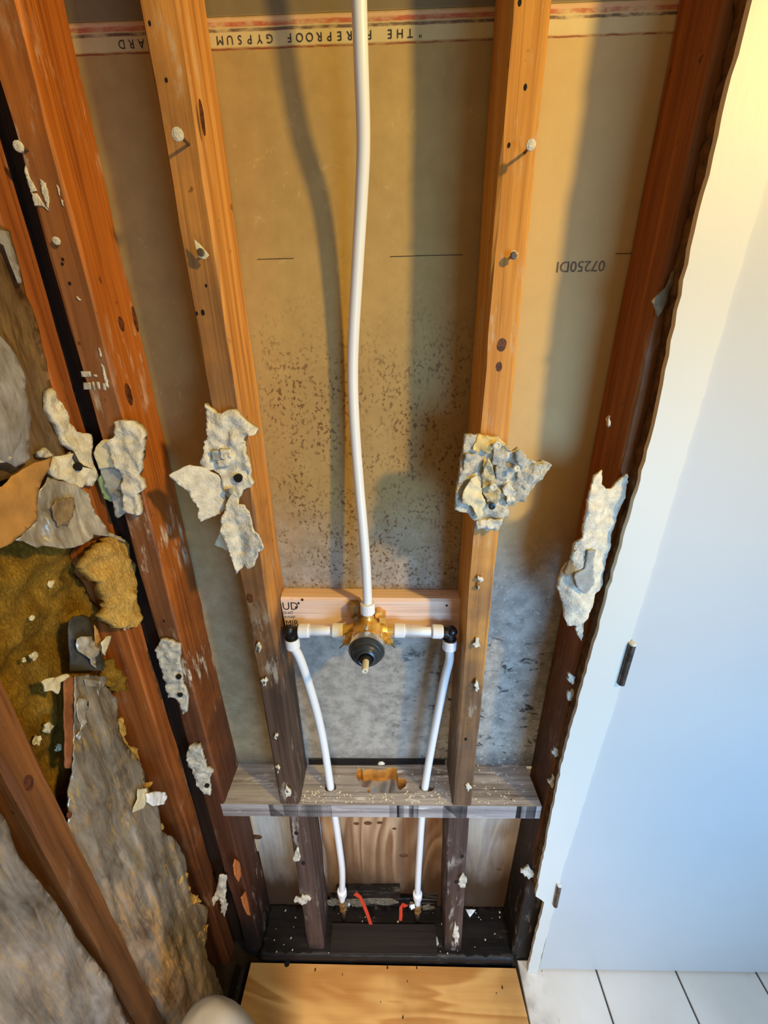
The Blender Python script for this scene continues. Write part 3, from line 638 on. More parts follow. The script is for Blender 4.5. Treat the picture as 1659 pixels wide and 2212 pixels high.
def wood_knot(parent, c, u_, v_, ru, rv, seed):
    c = Vector(c); u_ = Vector(u_); v_ = Vector(v_); nn_ = u_.cross(v_).normalized()
    rg = []
    for k_, d_ in ((1, -.0006), (.96, .0003), (.5, .0005)):
        rg.append([c+nn_*d_+u_*math.cos(t_)*ru*k_*(1+.25*noise.noise(Vector((t_, seed, 0))))+v_*math.sin(t_)*rv*k_ for t_ in [2*math.pi*j/16 for j in range(16)]])
    G().ring_loft(rg).mk('knot', 'knot_dark', parent)
M['knot_dark'] = plain('knot_dark', (112,60,26), .6, var=.35, vscale=150)
for k, (u, v, a, b) in enumerate(((278, 852, .007, .016), (262, 700, .006, .010), (292, 690, .005, .018), (216, 260, .004, .006))):
    z_ = aX(u, v, -.370).z; xs_ = -.380-.016*z_/2.4+.0203; wood_knot(S1, aX(u, v, xs_), (0, 1, 0), (0, 0, 1), a, b, k+.3)
for k, (u, v, a, b) in enumerate(((62, 1692, .006, .012), (150, 1760, .004, .006))): wood_knot(L1, aX(u, v, -.4402), (0, 1, 0), (0, 0, 1), a, b, k+5.3)
for k, (u, v, a, b) in enumerate(((437, 255, .0022, .016), (540, 1292, .005, .009))): wood_knot(S2, aY(u, v, -.0003), (0-1, 0, 0), (0, 0, 1), a, b, k+8.3)
for k, (u, v, a, b) in enumerate(((1084, 745, .006, .008), (1078, 792, .004, .006))): wood_knot(S3, aY(u, v, -.0003), (-1, 0, 0), (0, 0, 1), a, b, k+9.3)

# ------------------------------------------------------------------ drywall fragments on the studs
def fragment(label, loc): return tag(empty('drywall_fragment', loc), label, 'drywall')
Z5 = 5.268; O5 = (360, 840)
fr = fragment('large torn plaster piece with two hanging flaps on the brown stud left of the pipe', aY(500, 1230, -.01))
sheet('gypsum_core', onY(PX([(440,170),(480,205),(530,240),(560,285),(630,285),(680,250),(775,240),(820,265),(880,350),(960,420),(1030,460),(1010,515),(960,530),(900,510),(870,590),(890,680),(915,770),(950,880),(945,1000),(990,1070),(960,1110),(880,1140),(830,1240),(800,1300),(730,1300),(690,1240),(650,1180),(640,1050),(600,960),(540,910),(460,920),(390,880),(380,840),(440,720),(440,590),(480,530),(470,360)], O5, Z5), -.01), ('Y', -.002), .011, 'plaster', fr, off=.011, amp=.006, freq=55, res=.0035, rag=.0009, seed=1.2)
o = sheet('paper_flap', onY(PX([(290,850),(400,890),(470,940),(570,1000),(620,1080),(650,1250),(665,1380),(600,1430),(410,1490),(385,1410),(400,1360),(330,1230),(290,1140),(190,1040),(115,930),(180,890)], O5, Z5), -.018), ('Y', -.012), .003, 'plaster', fr, off=.006, amp=.002, freq=70, res=.0035, rag=.0008, seed=2.2, curve=lambda a, b: .022*(1-a)**1.5-.006*a)
o['label'] = 'flap of plaster paper bent out to the left'
o = sheet('hanging_flap', onY(PX([(720,1220),(770,1140),(800,1210),(830,1300),(900,1310),(960,1380),(990,1500),(1030,1590),(1080,1610),(1140,1720),(1130,1780),(1080,1790),(1060,1870),(1030,1960),(950,2010),(910,1960),(830,2065),(800,1960),(760,1880),(700,1700),(650,1610),(640,1480),(670,1370)], O5, Z5), -.02), ('Y', -.012), .004, 'plaster', fr, off=.008, amp=.004, freq=60, res=.0035, rag=.0008, seed=3.2, curve=lambda a, b: .010*(1-b)+.010*abs(a-.35)*2)
o['label'] = 'creased strip of plaster hanging down'
sheet('paper_scrap', onY(PX([(690,1850),(535,1780),(600,1640),(650,1610),(720,1700),(770,1880)], O5, Z5), -.012), ('Y', -.008), .002, 'paper_cream', fr, off=.003, amp=.002, freq=70, res=.0035, rag=.0006, seed=4.2)
for k, (x, y, wd, hg) in enumerate(((660,740,60,55),(640,850,70,40),(690,790,45,50),(560,760,50,60))):
    sheet('core_lump', onY(PX([(x-wd,y-hg),(x+wd,y-hg*.8),(x+wd*.9,y+hg),(x-wd*.8,y+hg)], O5, Z5), -.018), ('Y', -.010), .006, 'plaster' if k < 3 else 'paper_grey', fr, off=.008, amp=.003, freq=140, res=.003, rag=.0006, seed=5+k)
p = aY(*PX([(812,1018)], O5, Z5)[0], -.017); G().lathe(p, (0, -1, 0), [(-.004, .006), (.0005, .0062), (.001, .004)], 12).mk('screw_hole', 'hole_dark', fr)
p = aY(*PX([(712,1170)], O5, Z5)[0], -.020); G().lathe(p, (0, -1, 0), [(-.01, .003), (0, .0055), (.002, .0052), (.003, .002)], 12).mk('nail_head', 'chrome', fr)

Z6 = 6.9125; O6 = (960, 920)
fr = fragment('winged torn drywall piece with yellow paper on the pine stud right of the pipe', aY(1070, 1140, -.01))
main = [(300,115),(400,120),(500,125),(820,185),(930,290),(1030,390),(1110,330),(1180,390),(1230,480),(1340,520),(1350,550),(1460,500),(1580,560),(1490,690),(1370,830),(1290,940),(1210,1040),(1190,1110),(1070,1130),(1020,1200),(950,1190),(970,1310),(950,1360),(870,1390),(860,1460),(800,1560),(690,1550),(640,1570),(610,1550),(560,1530),(470,1560),(450,1420),(390,1370),(330,1290),(150,1220),(165,1000),(220,620),(260,400)]
sheet('gypsum_core', onY(PX(main, O6, Z6), -.014), ('Y', -.002), .010, 'plaster_dirty', fr, off=.011, amp=.007, freq=50, res=.0034, rag=.0008, seed=7.1, curve=lambda a, b: .014*max(0, .35-a)/.35*0+.012*max(0, a-.6)/.4+.010*max(0, .28-a)/.28)
for nm, mt, poly, cv, d in (('yellow_paper', 'paper_yellow', [(500,130),(820,185),(1010,380),(860,240),(740,230),(650,410),(560,360),(500,395),(430,350),(470,190)], None, .006),
    ('cream_paper', 'paper_cream', [(380,760),(470,720),(530,830),(560,1000),(620,1170),(560,1320),(490,1370),(430,1230),(400,1170),(310,1130),(235,1110),(260,930)], lambda a, b: .010*(1-a)+.003, .004),
    ('grey_paper', 'paper_grey', [(300,400),(540,430),(480,700),(250,740),(270,600)], lambda a, b: .008*(1-a), .002),
    ('grey_paper', 'paper_grey', [(740,350),(900,330),(1000,420),(950,530),(900,520),(860,620),(720,590)], None, .002),
    ('grey_paper', 'paper_grey', [(760,620),(900,560),(950,760),(900,900),(830,900),(760,720)], None, .003),
    ('grey_paper', 'paper_grey', [(1030,400),(1110,340),(1220,480),(1180,620),(1080,560)], lambda a, b: .004, .004),
    ('core_lump', 'core_tan', [(640,470),(680,500),(700,560),(730,690),(770,790),(790,900),(830,960),(810,1080),(780,1150),(740,1170),(690,1150),(650,1170),(620,1080),(560,980),(575,900),(550,760),(590,640),(600,560)], lambda a, b: .004*math.sin(9*b), .005),
    ('core_lump', 'plaster', [(860,930),(900,880),(960,850),(1010,900),(1060,980),(1040,1060),(1060,1110),(990,1130),(960,1190),(920,1120),(930,1050),(870,1010)], None, .006),
    ('core_lump', 'plaster', [(1100,680),(1350,560),(1500,540),(1400,720),(1200,960),(1090,820)], lambda a, b: .010*a, .004),
    ('core_lump', 'plaster', [(480,1420),(860,1380),(860,1450),(790,1540),(560,1520),(480,1540)], None, .006)):
    sheet(nm, onY(PX(poly, O6, Z6), -.018), ('Y', -.0125), .003, mt, fr, off=.002+d*.8, amp=.005, freq=70, res=.0030, rag=.0009, seed=d*900+poly[0][0], curve=cv)
for (x, y, mt, r) in ((785,290,'plaster',.0058),(725,915,'plaster',.0052),(710,1197,'poly_black',.0052),(1075,635,'plaster',.0045)):
    p = aY(*PX([(x, y)], O6, Z6)[0], -.026); G().lathe(p, (0, -1, 0), [(-.014, r*.5), (-.001, r*.6), (0, r), (.0016, r*.95), (.002, r*.55), (.0012, r*.4)], 12).mk('nail_head', mt, fr)

Z4 = 4.2533; O4 = (1180, 980)
fr = fragment('long curled strip of white plaster on the dark stud beside the door casing', aY(1240, 1345, -.01))
sheet('gypsum_core', onY(PX([(485,140),(500,210),(490,265),(530,310),(600,325),(640,280),(740,180),(750,260),(690,480),(640,620),(600,760),(570,900),(540,1040),(510,1190),(450,1260),(360,1480),(280,1540),(180,1550),(150,1480),(140,1350),(100,1230),(110,1150),(190,990),(240,800),(300,740),(320,580),(360,330),(420,190)], O4, Z4), -.010), ('Y', .002), .004, 'plaster', fr, off=.012, amp=.004, freq=45, res=.004, rag=.0007, seed=9.3, curve=lambda a, b: .012*math.sin(math.pi*min(1, max(0, a+.35*(b-.5)+.15)))-.010*max(0, .3-a))
sheet('torn_patch', onY(PX([(370,880),(450,880),(430,960),(430,1050),(430,1200),(340,1280),(280,1220),(250,1150),(260,1090),(340,1050),(360,960)], O4, Z4), -.022), ('Y', -.014), .003, 'paper_grey', fr, off=.011, amp=.002, freq=80, res=.0035, rag=.0009, seed=3.9)
sheet('brown_paper', onY(PX([(230,880),(350,880),(350,980),(280,1070),(190,1120),(160,1100),(210,970)], O4, Z4), -.018), ('Y', -.010), .002, 'paper_torn', fr, off=.009, amp=.002, freq=80, res=.0035, rag=.0006, seed=4.9)
sheet('lower_flap', onY(PX([(340,1330),(420,1270),(440,1290),(370,1480),(330,1730),(300,1690),(270,1620),(290,1570),(310,1540)], O4, Z4), -.010), ('Y', -.002), .003, 'plaster_dirty', fr, off=.006, amp=.003, freq=70, res=.004, rag=.0006, seed=5.9)
sheet('paper_flap', onY(PX([(550,655),(690,530),(760,380),(880,280),(860,380),(760,560),(680,720),(620,810),(590,730)], (1280,500), 4.377), -.006), ('Y', -.001), .0015, 'paper_torn', fr, off=.004, amp=.003, freq=50, res=.005, rag=.0006, seed=6.9)

ZA = 5.027; OA = (0, 900)
fr = fragment('pale broken plaster piece with grey inner face on the corner stud', aY(270, 1120, -.01))
sheet('gypsum_core', onY(PX([(1230,60),(1330,45),(1430,60),(1490,110),(1555,215),(1530,370),(1520,570),(1490,640),(1530,720),(1550,800),(1480,850),(1500,950),(1520,1070),(1390,1050),(1340,1010),(1330,820),(1310,600),(1240,500),(1180,380),(1150,280),(1230,230)], OA, ZA), -.014), ('Y', -.002), .013, 'plaster', fr, off=.013, amp=.005, freq=70, res=.0036, rag=.0009, seed=2.7)
sheet('grey_paper', onY(PX([(1060,560),(1240,560),(1310,620),(1340,820),(1370,1040),(1270,1110),(1240,1080),(1210,930),(1130,760)], OA, ZA), -.008), ('Y', -.001), .004, 'paper_grey', fr, off=.005, amp=.003, freq=50, res=.004, rag=.0004, seed=3.7)
sheet('cream_paper', onY(PX([(1040,310),(1110,250),(1170,260),(1260,400),(1320,560),(1160,560),(1060,570),(1010,400)], OA, ZA), -.012), ('Y', -.003), .003, 'paper_cream', fr, off=.006, amp=.003, freq=60, res=.004, rag=.0006, seed=4.7)
sheet('green_paper', onY(PX([(1050,690),(1110,600),(1140,690),(1220,900),(1200,930),(1120,890)], OA, ZA), -.004), ('Y', -.001), .0015, 'paper_green', fr, off=.002, amp=.001, res=.004, seed=5.7)
p = aY(*PX([(1280,840)], OA, ZA)[0], -.012); G().lathe(p, (0, -1, 0), [(-.008, .003), (0, .0055), (.002, .005), (.0024, .002)], 12).mk('nail_head', 'steel', fr)

fr = fragment('horn-shaped cracked plaster piece on the side wall left of the corner gap', aX(170, 1050, -.43))
XA = -.428
sheet('gypsum_core', onX([(112,838),(120,855),(140,889),(150,913),(163,934),(193,938),(197,980),(207,1011),(211,1027),(199,1049),(179,1045),(173,1053),(151,1051),(139,1037),(123,1035),(113,1023),(111,1009),(123,986),(149,982),(159,974),(139,960),(137,940),(128,933),(117,908),(107,884),(104,855)], XA), ('X', -.438), .010, 'plaster', fr, off=.012, amp=.005, freq=55, res=.005, rag=.0009, seed=6.1)
sheet('green_paper', onX([(191,938),(207,958),(200,980),(196,975)], XA), ('X', -.437), .0015, 'paper_green', fr, off=.006, amp=.001, res=.005)
p = aX(*PX([(855,545)], OA, ZA)[0], -.422); G().lathe(p, (1, 0, 0), [(-.004, .005), (.001, .0055), (.0015, .003)], 12).mk('screw_hole', 'hole_dark', fr)
o = sheet('crack', onX(PX([(790,375),(815,425),(850,490),(900,530),(1000,570),(890,540),(835,500),(800,440)], OA, ZA), -.424), ('X', -.428), .004, 'duct_dark', fr, off=.0055, amp=.0005, res=.005)

ZE = 4.4229; OE = (130, 1350)
fr = fragment('upper narrow plaster scrap with two screw holes low on the corner stud', aY(400, 1540, -.01))
sheet('gypsum_core', onY(PX([(960,130),(1060,150),(1150,200),(1140,330),(1160,470),(1170,570),(1220,650),(1210,830),(1175,860),(1150,750),(1100,700),(1050,680),(1030,690),(990,500),(940,330),(910,240)], OE, ZE), -.008), ('Y', -.001), .007, 'plaster_dirty', fr, off=.008, amp=.005, freq=70, res=.004, rag=.001, seed=1.9)
for (x, y) in ((1130,500),(1145,670)): G().lathe(aY(*PX([(x, y)], OE, ZE)[0], -.012), (0, -1, 0), [(-.003, .0045), (.0006, .0046), (.001, .003)], 10).mk('screw_hole', 'hole_dark', fr)
fr = fragment('lower narrow plaster scrap near the foot of the corner stud', aY(430, 1720, -.01))
sheet('gypsum_core', onY(PX([(1230,1160),(1330,1150),(1370,1270),(1400,1370),(1460,1400),(1420,1470),(1440,1620),(1380,1610),(1300,1520),(1260,1390),(1220,1360),(1210,1220)], OE, ZE), -.008), ('Y', -.001), .007, 'plaster_dirty', fr, off=.008, amp=.005, freq=70, res=.004, rag=.001, seed=2.9)
G().lathe(aY(*PX([(1400,1540)], OE, ZE)[0], -.012), (0, -1, 0), [(-.003, .0045), (.0006, .0046), (.001, .003)], 10).mk('screw_hole', 'hole_dark', fr)
# rotten fibres at the foot of the corner
fr = tag(sheet('rotten_plaster', onY(PX([(1060,670),(1140,680),(1130,760),(1120,900),(1140,1000),(1110,1100),(1080,1060),(1060,900),(1000,980),(980,930),(1030,830)], (250,1750), 4.74), -.012), ('Y', -.003), .004, 'plaster_dirty', off=.008, amp=.006, freq=60, res=.005, rag=.0015, seed=8.9), 'grey crumbling plaster fibres at the foot of the corner stud', 'plaster')

# ================================================================== PLUMBING
PR = .0080
def pexpipe(label, pts, parent=None):
    return tag(G().tube(pts, PR, 18, 6).mk('pex_pipe', 'pex', smooth=True), label, 'pipe')
def ring(parent, c, d, L=.017, r=.0122, mat='pexring'):
    d = Vector(d).normalized(); return G().lathe(Vector(c)-d*L/2, d, [(0, PR), (.0001, r*.93), (.0015, r), (L-.0015, r), (L, r*.93), (L+.0001, PR)], 22).mk('expansion_ring', mat, parent, smooth=False)
VX, VZ, VY = -.0480, H-.470, .030
riser_px = [(774,-130,.010),(776,0,.014),(780,130,.020),(785,300,.034),(781,420,.044),(773,560,.054),(764,720,.064),(762,820,.067),(766,920,.064),(775,1040,.056),(784,1140,.047),(791,1230,.039)]
pts = [aY(u, v, y) for u, v, y in riser_px]+[Vector((VX+.0005, VY+.001, H-.420)), Vector((VX, VY, H-.434))]
pts = [pts[0]+(pts[0]-pts[1])*3]+pts
rp = pexpipe('tall white plastic pipe rising from the brass valve', pts); ring(rp, (VX+.0003, VY+.001, H-.424), (0, .05, 1), .020, .0128)
# valve
va = tag(empty('shower_valve', (VX, VY, VZ-.03)), 'brass shower valve with dark round cartridge and white stem', 'valve')
G().lathe((VX, .048, VZ), (0, -1, 0), [(0, .016), (.002, .022), (.012, .0245), (.030, .0272), (.052, .0276), (.0525, .0256), (.060, .0256)], 32).mk('brass_body', 'brass', va, smooth=False)
for s_, nm in ((-1, 'inlet_arm'), (1, 'inlet_arm')):
    G().lathe((VX+s_*.012, VY, VZ), (s_, 0, 0), [(0, .013), (.014, .0125), (.022, .010), (.040, .0098), (.046, .0098)], 20).mk(nm, 'brass', va)
    st = G().lathe((VX+s_*.022, VY-.004, VZ-.002), (s_*.62, -.72, -.22), [(0, .0085), (.018, .0085), (.0185, .0068), (.026, .0068), (.0265, .005), (.029, .0045)], 18).mk('stop_valve', 'brass', va)
    b_ = Vector((VX+s_*.022, VY-.004, VZ-.002))+Vector((s_*.62, -.72, -.22)).normalized()*.028
    G().lathe(b_, (s_*.62, -.72, -.22), [(0, .0016), (.012, .0016), (.0125, .0008)], 10).mk('stop_screw', 'steel', st)
G().lathe((VX, VY, VZ+.018), (0, 0, 1), [(0, .013), (.010, .011), (.014, .0098), (.022, .0098)], 20).mk('outlet_arm', 'brass', va)
# bracket lugs either side of the outlet
G().box((VX-.030, .036, VZ+.020), (VX-.016, .0515, VZ+.048)).mk('bracket_lug', 'brass_dull', va)
G().lathe((VX-.020, .036, VZ+.026), (0, -1, .1), [(0, .003), (.010, .003), (.0102, .0045), (.013, .0045)], 10).mk('bracket_screw', 'steel', va)
gg = G().box((VX+.020, .030, VZ+.014), (VX+.031, .0515, VZ+.026)); gg.lathe((VX+.019, .036, VZ+.026), (0, -1, .0), [(-.014, .007), (0, .007), (.0005, .004)], 14); gg.mk('bracket_lug', 'brass', va)
G().lathe((VX, -.0095, VZ), (0, -1, 0), [(0, .0262), (.002, .0296), (.012, .0304), (.0145, .0304), (.0155, .0298), (.0150, .0280)], 36).mk('chrome_ring', 'chrome', va)
for t_ in (30, 90, 150): G().beam((VX+math.cos(math.radians(t_))*.0268, .006, VZ+math.sin(math.radians(t_))*.0268), (VX+math.cos(math.radians(t_))*.0268, -.006, VZ+math.sin(math.radians(t_))*.0268), (math.cos(math.radians(t_)), 0, math.sin(math.radians(t_))), (-math.sin(math.radians(t_)), 0, math.cos(math.radians(t_))), .001, .002, .0003).mk('clip_tab', 'chrome', va)
bo = G().lathe((VX, -.0145, VZ), (0, -1, 0), [(0, .0292), (.009, .0292), (.013, .0280), (.018, .0252), (.0185, .0236), (.0225, .0220), (.025, .0192), (.0252, .0178), (.028, .0158), (.0295, .0128), (.0285, .0112), (.024, .0108)], 40).mk('bonnet', 'bonnet', va, smooth=False)
G().lathe((VX, -.0355, VZ), (0, -1, 0), [(0, .0102), (.010, .0100), (.0125, .0088), (.0128, .0058)], 24).mk('collar', 'poly_black', va)
G().lathe((VX, -.043, VZ), (0, -1, 0), [(0, .0055), (.025, .0053), (.0265, .0046), (.0266, .0022), (.024, .0020)], 14).mk('stem', 'stem', va)
# horizontal links with rings
EL, ER = aY(632, 1362, VY), aY(971, 1364, VY)
def link(label, x0, x1, z0, z1):
    o = tag(G().tube([(x0, VY, z0), (x1, VY, z1)], PR, 18, 1).mk('pex_pipe', 'pex', smooth=True), label, 'pipe')
    d = (x1-x0, 0, z1-z0); ln = Vector(d).normalized()
    ring(o, Vector((x0, VY, z0))+ln*.010, d, .019, .0124); ring(o, Vector((x1, VY, z1))-ln*.009, d, .019, .0124); return o
link('short white pipe left of the brass valve', VX-.124, VX-.045, VZ-.001, VZ)
link('short white pipe right of the brass valve', VX+.045, VX+.131, VZ-.001, VZ-.004)
def elbow(label, c, sx, dn):
    e = tag(empty('pipe_elbow', Vector(c)-Vector((0, 0, .02))), label, 'fitting')
    d = Vector(dn).normalized(); c = Vector(c)
    G().tube([c+Vector((sx*.017, 0, 0)), c+Vector((sx*.008, 0, 0)), c+Vector((sx*.002, 0, -.002))+Vector((0, 0, 0)), c+d*.009, c+d*.020], .0098, 18, 5).mk('elbow_body', 'poly_black', e, smooth=True)
    G().lathe(c+Vector((sx*.012, 0, 0)), (sx, 0, 0), [(0, .0098), (.0003, .0118), (.003, .0118), (.0033, .0098)], 18).mk('elbow_collar', 'poly_black', e)
    G().lathe(c+d*.011, d, [(0, .0098), (.0003, .0118), (.003, .0118), (.0033, .0098)], 18).mk('elbow_collar', 'poly_black', e)
    G().blob(c+Vector((-sx*.003, -.0005, .003)), .0105, 3, .05, 2).mk('elbow_corner', 'poly_black', e, smooth=True)
    return e
LC = Vector((VX-.1370, VY, VZ-.002)); RC = Vector((VX+.1435, VY, VZ-.006))
elbow('black plastic elbow at the left end, above the left pipe', LC, 1, (0, -.05, -1)); elbow('black plastic elbow at the right end, above the right pipe', RC, -1, (.02, -.05, -1))
L0 = LC+Vector((0, -.001, -.018)); R0 = RC+Vector((.0005, -.001, -.018))
lp = [L0, L0+Vector((.0005, -.001, -.012)), aY(646, 1418, .030), aY(663, 1465, .033), aY(685, 1540, .036), aY(700, 1610, .038), lh]
lp += [Vector((lh.x, .041, .56)), aY(724, 1768, .044), aY(733, 1830, .050), aY(739, 1880, .055), aY(739, 1925, .058), aY(739, 1944, .059)]
o = pexpipe('left white pipe curving down through the plate to the longer red handle', lp); ring(o, L0+Vector((.0004, -.001, -.006)), (.03, -.06, -1), .019, .0126); ring(o, aY(739, 1928, .058), (0, .1, -1), .022, .0120)
rpp = [R0, R0+Vector((0, -.001, -.012)), aY(971, 1425, .030), aY(961, 1465, .033), aY(944, 1550, .036), aY(930, 1625, .038), rh]
rpp += [Vector((rh.x-.001, .041, .56)), aY(911, 1768, .044), aY(907, 1830, .050), aY(904, 1880, .055), aY(902, 1930, .058), aY(902, 1952, .059)]
o = pexpipe('right white pipe running down through the plate to the shorter red handle', rpp); ring(o, R0+Vector((0, -.001, -.006)), (-.03, -.06, -1), .019, .0126); ring(o, aY(902, 1934, .058), (0, .1, -1), .022, .0120)
# shut-off valves
def shutoff(label, px, ytop, sx, lever):
    t0 = aY(px, ytop, .059); e = tag(empty('shutoff_valve', Vector((t0.x, .06, .04))), label, 'valve')
    G().lathe(t0+Vector((0, 0, .004)), (0, .06, -1), [(0, .0085), (.003, .0110), (.012, .0110), (.014, .0095), (.026, .0090), (.028, .0105), (.036, .0105), (.040, .0078)], 6).mk('brass_body', 'brass_dull', e)
    b_ = t0+Vector((0, .002, -.034)); G().lathe(b_, (0, .03, -1), [(0, .0075), (max(.02, b_.z-.036), .0075)], 16).mk('copper_stub', 'copper_aged', e, smooth=True)
    h0 = t0+Vector((sx*.010, -.003, .006)); G().lathe(h0, (sx, -.25, .1), [(0, .0075), (.006, .0075), (.0062, .0092), (.010, .0092), (.0102, .005), (.013, .0045)], 6).mk('packing_nut', 'chrome', e)
    pts = [aY(u, v, y) for u, v, y in lever]; g = G(); rr = []
    for i, p in enumerate(pts):
        d = (pts[min(i+1, len(pts)-1)]-pts[max(i-1, 0)]).normalized(); s2 = d.cross(Vector((0, 1, 0))).normalized(); wd = .0042 if i else .0065
        rr.append([p+s2*wd+Vector((0, -.0012, 0)), p+s2*wd+Vector((0, .0012, 0)), p-s2*wd+Vector((0, .0012, 0)), p-s2*wd+Vector((0, -.0012, 0))])
    g.ring_loft(rr).mk('lever_handle', 'red_paint', e)['label'] = 'red lever handle'
shutoff('left shut-off valve with the longer red lever', 740, 1950, 1, [(767,1930,.045),(778,1938,.042),(784,1950,.040),(793,1972,.036),(801,1996,.032)])
shutoff('right shut-off valve with the shorter red lever', 902, 1955, -1, [(877,1958,.046),(868,1953,.044),(866,1960,.042),(866,1975,.040),(865,1988,.038)])
tag(G().tube([aY(686,1755,.085), aY(691,1800,.085), aY(697,1860,.086), aY(704,1930,.088)], .0032, 10, 5).mk('white_cable', 'white_cable', smooth=True), 'thin white cable behind the left short stud', 'cable')

# ================================================================== LEFT WALL STUFFING
XB = -.50
ins = sheet('insulation_batt', [Vector((p_.x, min(p_.y, -.024), p_.z)) for p_ in onX([(-60,1080),(60,1120),(150,1150),(215,1165),(262,1240),(272,1330),(268,1420),(258,1480),(240,1540),(215,1640),(190,1760),(130,1800),(40,1640),(-60,1480)], -.47)], ('X', -.53), .02, 'insul_brown', off=.032, amp=.022, freq=14, res=.007, rag=.003, seed=4.1, curve=lambda a, b: .030*max(0, a-.25)/.75*min(1, max(0, b-.35)*2.2))
tag(ins, 'brown fibreglass insulation filling the side wall left of the corner', 'insulation')
tf = sheet('insulation_tuft', onX([(199,1160),(239,1163),(256,1180),(262,1218),(269,1250),(266,1317),(258,1356),(224,1356),(204,1336),(206,1299),(190,1265),(160,1225),(165,1190)], -.455), ('X', -.460), .018, 'insul_yellow', off=.024, amp=.010, freq=34, res=.005, rag=.003, seed=5.1, curve=lambda a, b: .012*math.sin(math.pi*a))
tag(tf, 'bright yellow insulation tuft below the torn foil', 'insulation')
film = sheet('plastic_sheet', onX([(-80,440),(18,498),(45,612),(72,690),(92,760),(112,838),(128,930),(140,1000),(60,1020),(-80,1060)], -.437), ('X', -.441), .0012, 'plastic_brown', off=.003, amp=.003, freq=16, res=.010, fold=.004, rag=.001, seed=6.6)
tag(film, 'brownish translucent plastic sheet over the side stud above the horn-shaped plaster', 'plastic')
film = sheet('plastic_sheet', onX([(-90,640),(0,725),(21,751),(39,803),(41,827),(36,843),(47,884),(61,908),(58,933),(62,975),(73,991),(40,1010),(-90,960)], -.415), ('X', -.436), .0012, 'plastic_film', off=.014, amp=.004, freq=20, res=.008, fold=.008, rag=.0006, seed=7.7, curve=lambda a, b: .012*math.sin(math.pi*b))
tag(film, 'pale grey plastic sheet bulging at the left edge of the photo', 'plastic')
sh = sheet('plastic_strip', onX([(-10,496),(14,500),(24,530),(33,556),(40,585),(45,612),(36,612),(20,570),(5,530),(-10,520)], -.428), ('X', -.434), .001, 'plastic_film', off=.006, amp=.002, freq=40, res=.006, seed=1.1, fold=.003)
tag(sh, 'narrow bright plastic fold high at the left edge', 'plastic')
kp = sheet('kraft_paper', onX([(-90,1040),(0,1052),(24,1029),(76,1000),(118,988),(112,1011),(92,1039),(83,1071),(76,1125),(42,1153),(16,1172),(0,1180),(-90,1210)], -.418), ('X', -.440), .0012, 'kraft', off=.018, amp=.004, freq=14, res=.008, rag=.0006, seed=8.1, curve=lambda a, b: .014*(1-a))
tag(kp, 'smooth tan kraft paper flap at the left edge', 'paper')
fo = sheet('foil_sheet', onX([(80,1060),(96,1030),(112,1036),(143,1043),(175,1053),(191,1073),(207,1119),(229,1148),(252,1158),(276,1176),(240,1160),(199,1155),(187,1170),(151,1182),(127,1186),(94,1178),(74,1184),(56,1172),(30,1166),(60,1140),(76,1110)], -.428), ('X', -.440), .001, 'foil', off=.010, amp=.003, freq=30, res=.005, fold=.007, ffreq=(40, 12), rag=.0006, seed=9.1)
tag(fo, 'torn silver foil facing hanging over the insulation', 'foil')
sheet('paper_scab', onX(PX([(600,920),(800,880),(820,980),(760,1080),(740,1180),(640,1190),(570,1120),(550,1020)], OA, ZA), -.420), ('X', -.432), .001, 'paper_torn', fo, off=.0125, amp=.003, freq=60, res=.004, rag=.002, seed=2.3)
tag(sheet('plaster_lump', onX([(82,975),(95,968),(108,972),(115,982),(105,990),(88,988)], -.425), ('X', -.436), .006, 'plaster_dirty', off=.010, amp=.005, freq=70, res=.005, rag=.001, seed=3.3), 'crumbly plaster lump between plastic and kraft paper', 'plaster')
tag(sheet('plaster_lump', onX([(-20,975),(12,976),(26,988),(24,998),(6,1000),(8,1030),(-2,1045),(-20,1050)], -.410), ('X', -.425), .006, 'plaster', off=.012, amp=.005, freq=60, res=.005, rag=.001, seed=4.3), 'plaster lump on the kraft paper at the left edge', 'plaster')
# curled flap with a dark mouth
cf = tag(empty('curled_flap', aX(185, 1465, -.46)), 'curled dark flap with crumpled foil standing above the silver batt', 'paper')
sheet('kraft_curl', onX([(148,1342),(155,1332),(177,1328),(201,1333),(210,1349),(212,1377),(222,1404),(217,1448),(160,1450),(152,1400)], -.452), ('X', -.475), .002, 'duct_dark', cf, off=.02, amp=.002, freq=30, res=.005, seed=6.3, curve=lambda a, b: .012*math.sin(math.pi*a)-.006*b)
sheet('kraft_side', onX([(205,1350),(214,1362),(226,1400),(220,1446),(206,1448),(210,1400)], -.445), ('X', -.460), .0015, 'kraft', cf, off=.014, amp=.002, freq=30, res=.005, seed=6.9)
sheet('foil_crumple', onX([(166,1380),(174,1375),(195,1375),(208,1387),(210,1413),(204,1443),(190,1424),(170,1404)], -.440), ('X', -.452), .001, 'foil', cf, off=.010, amp=.004, freq=60, res=.004, fold=.004, ffreq=(60, 40), seed=7.3)
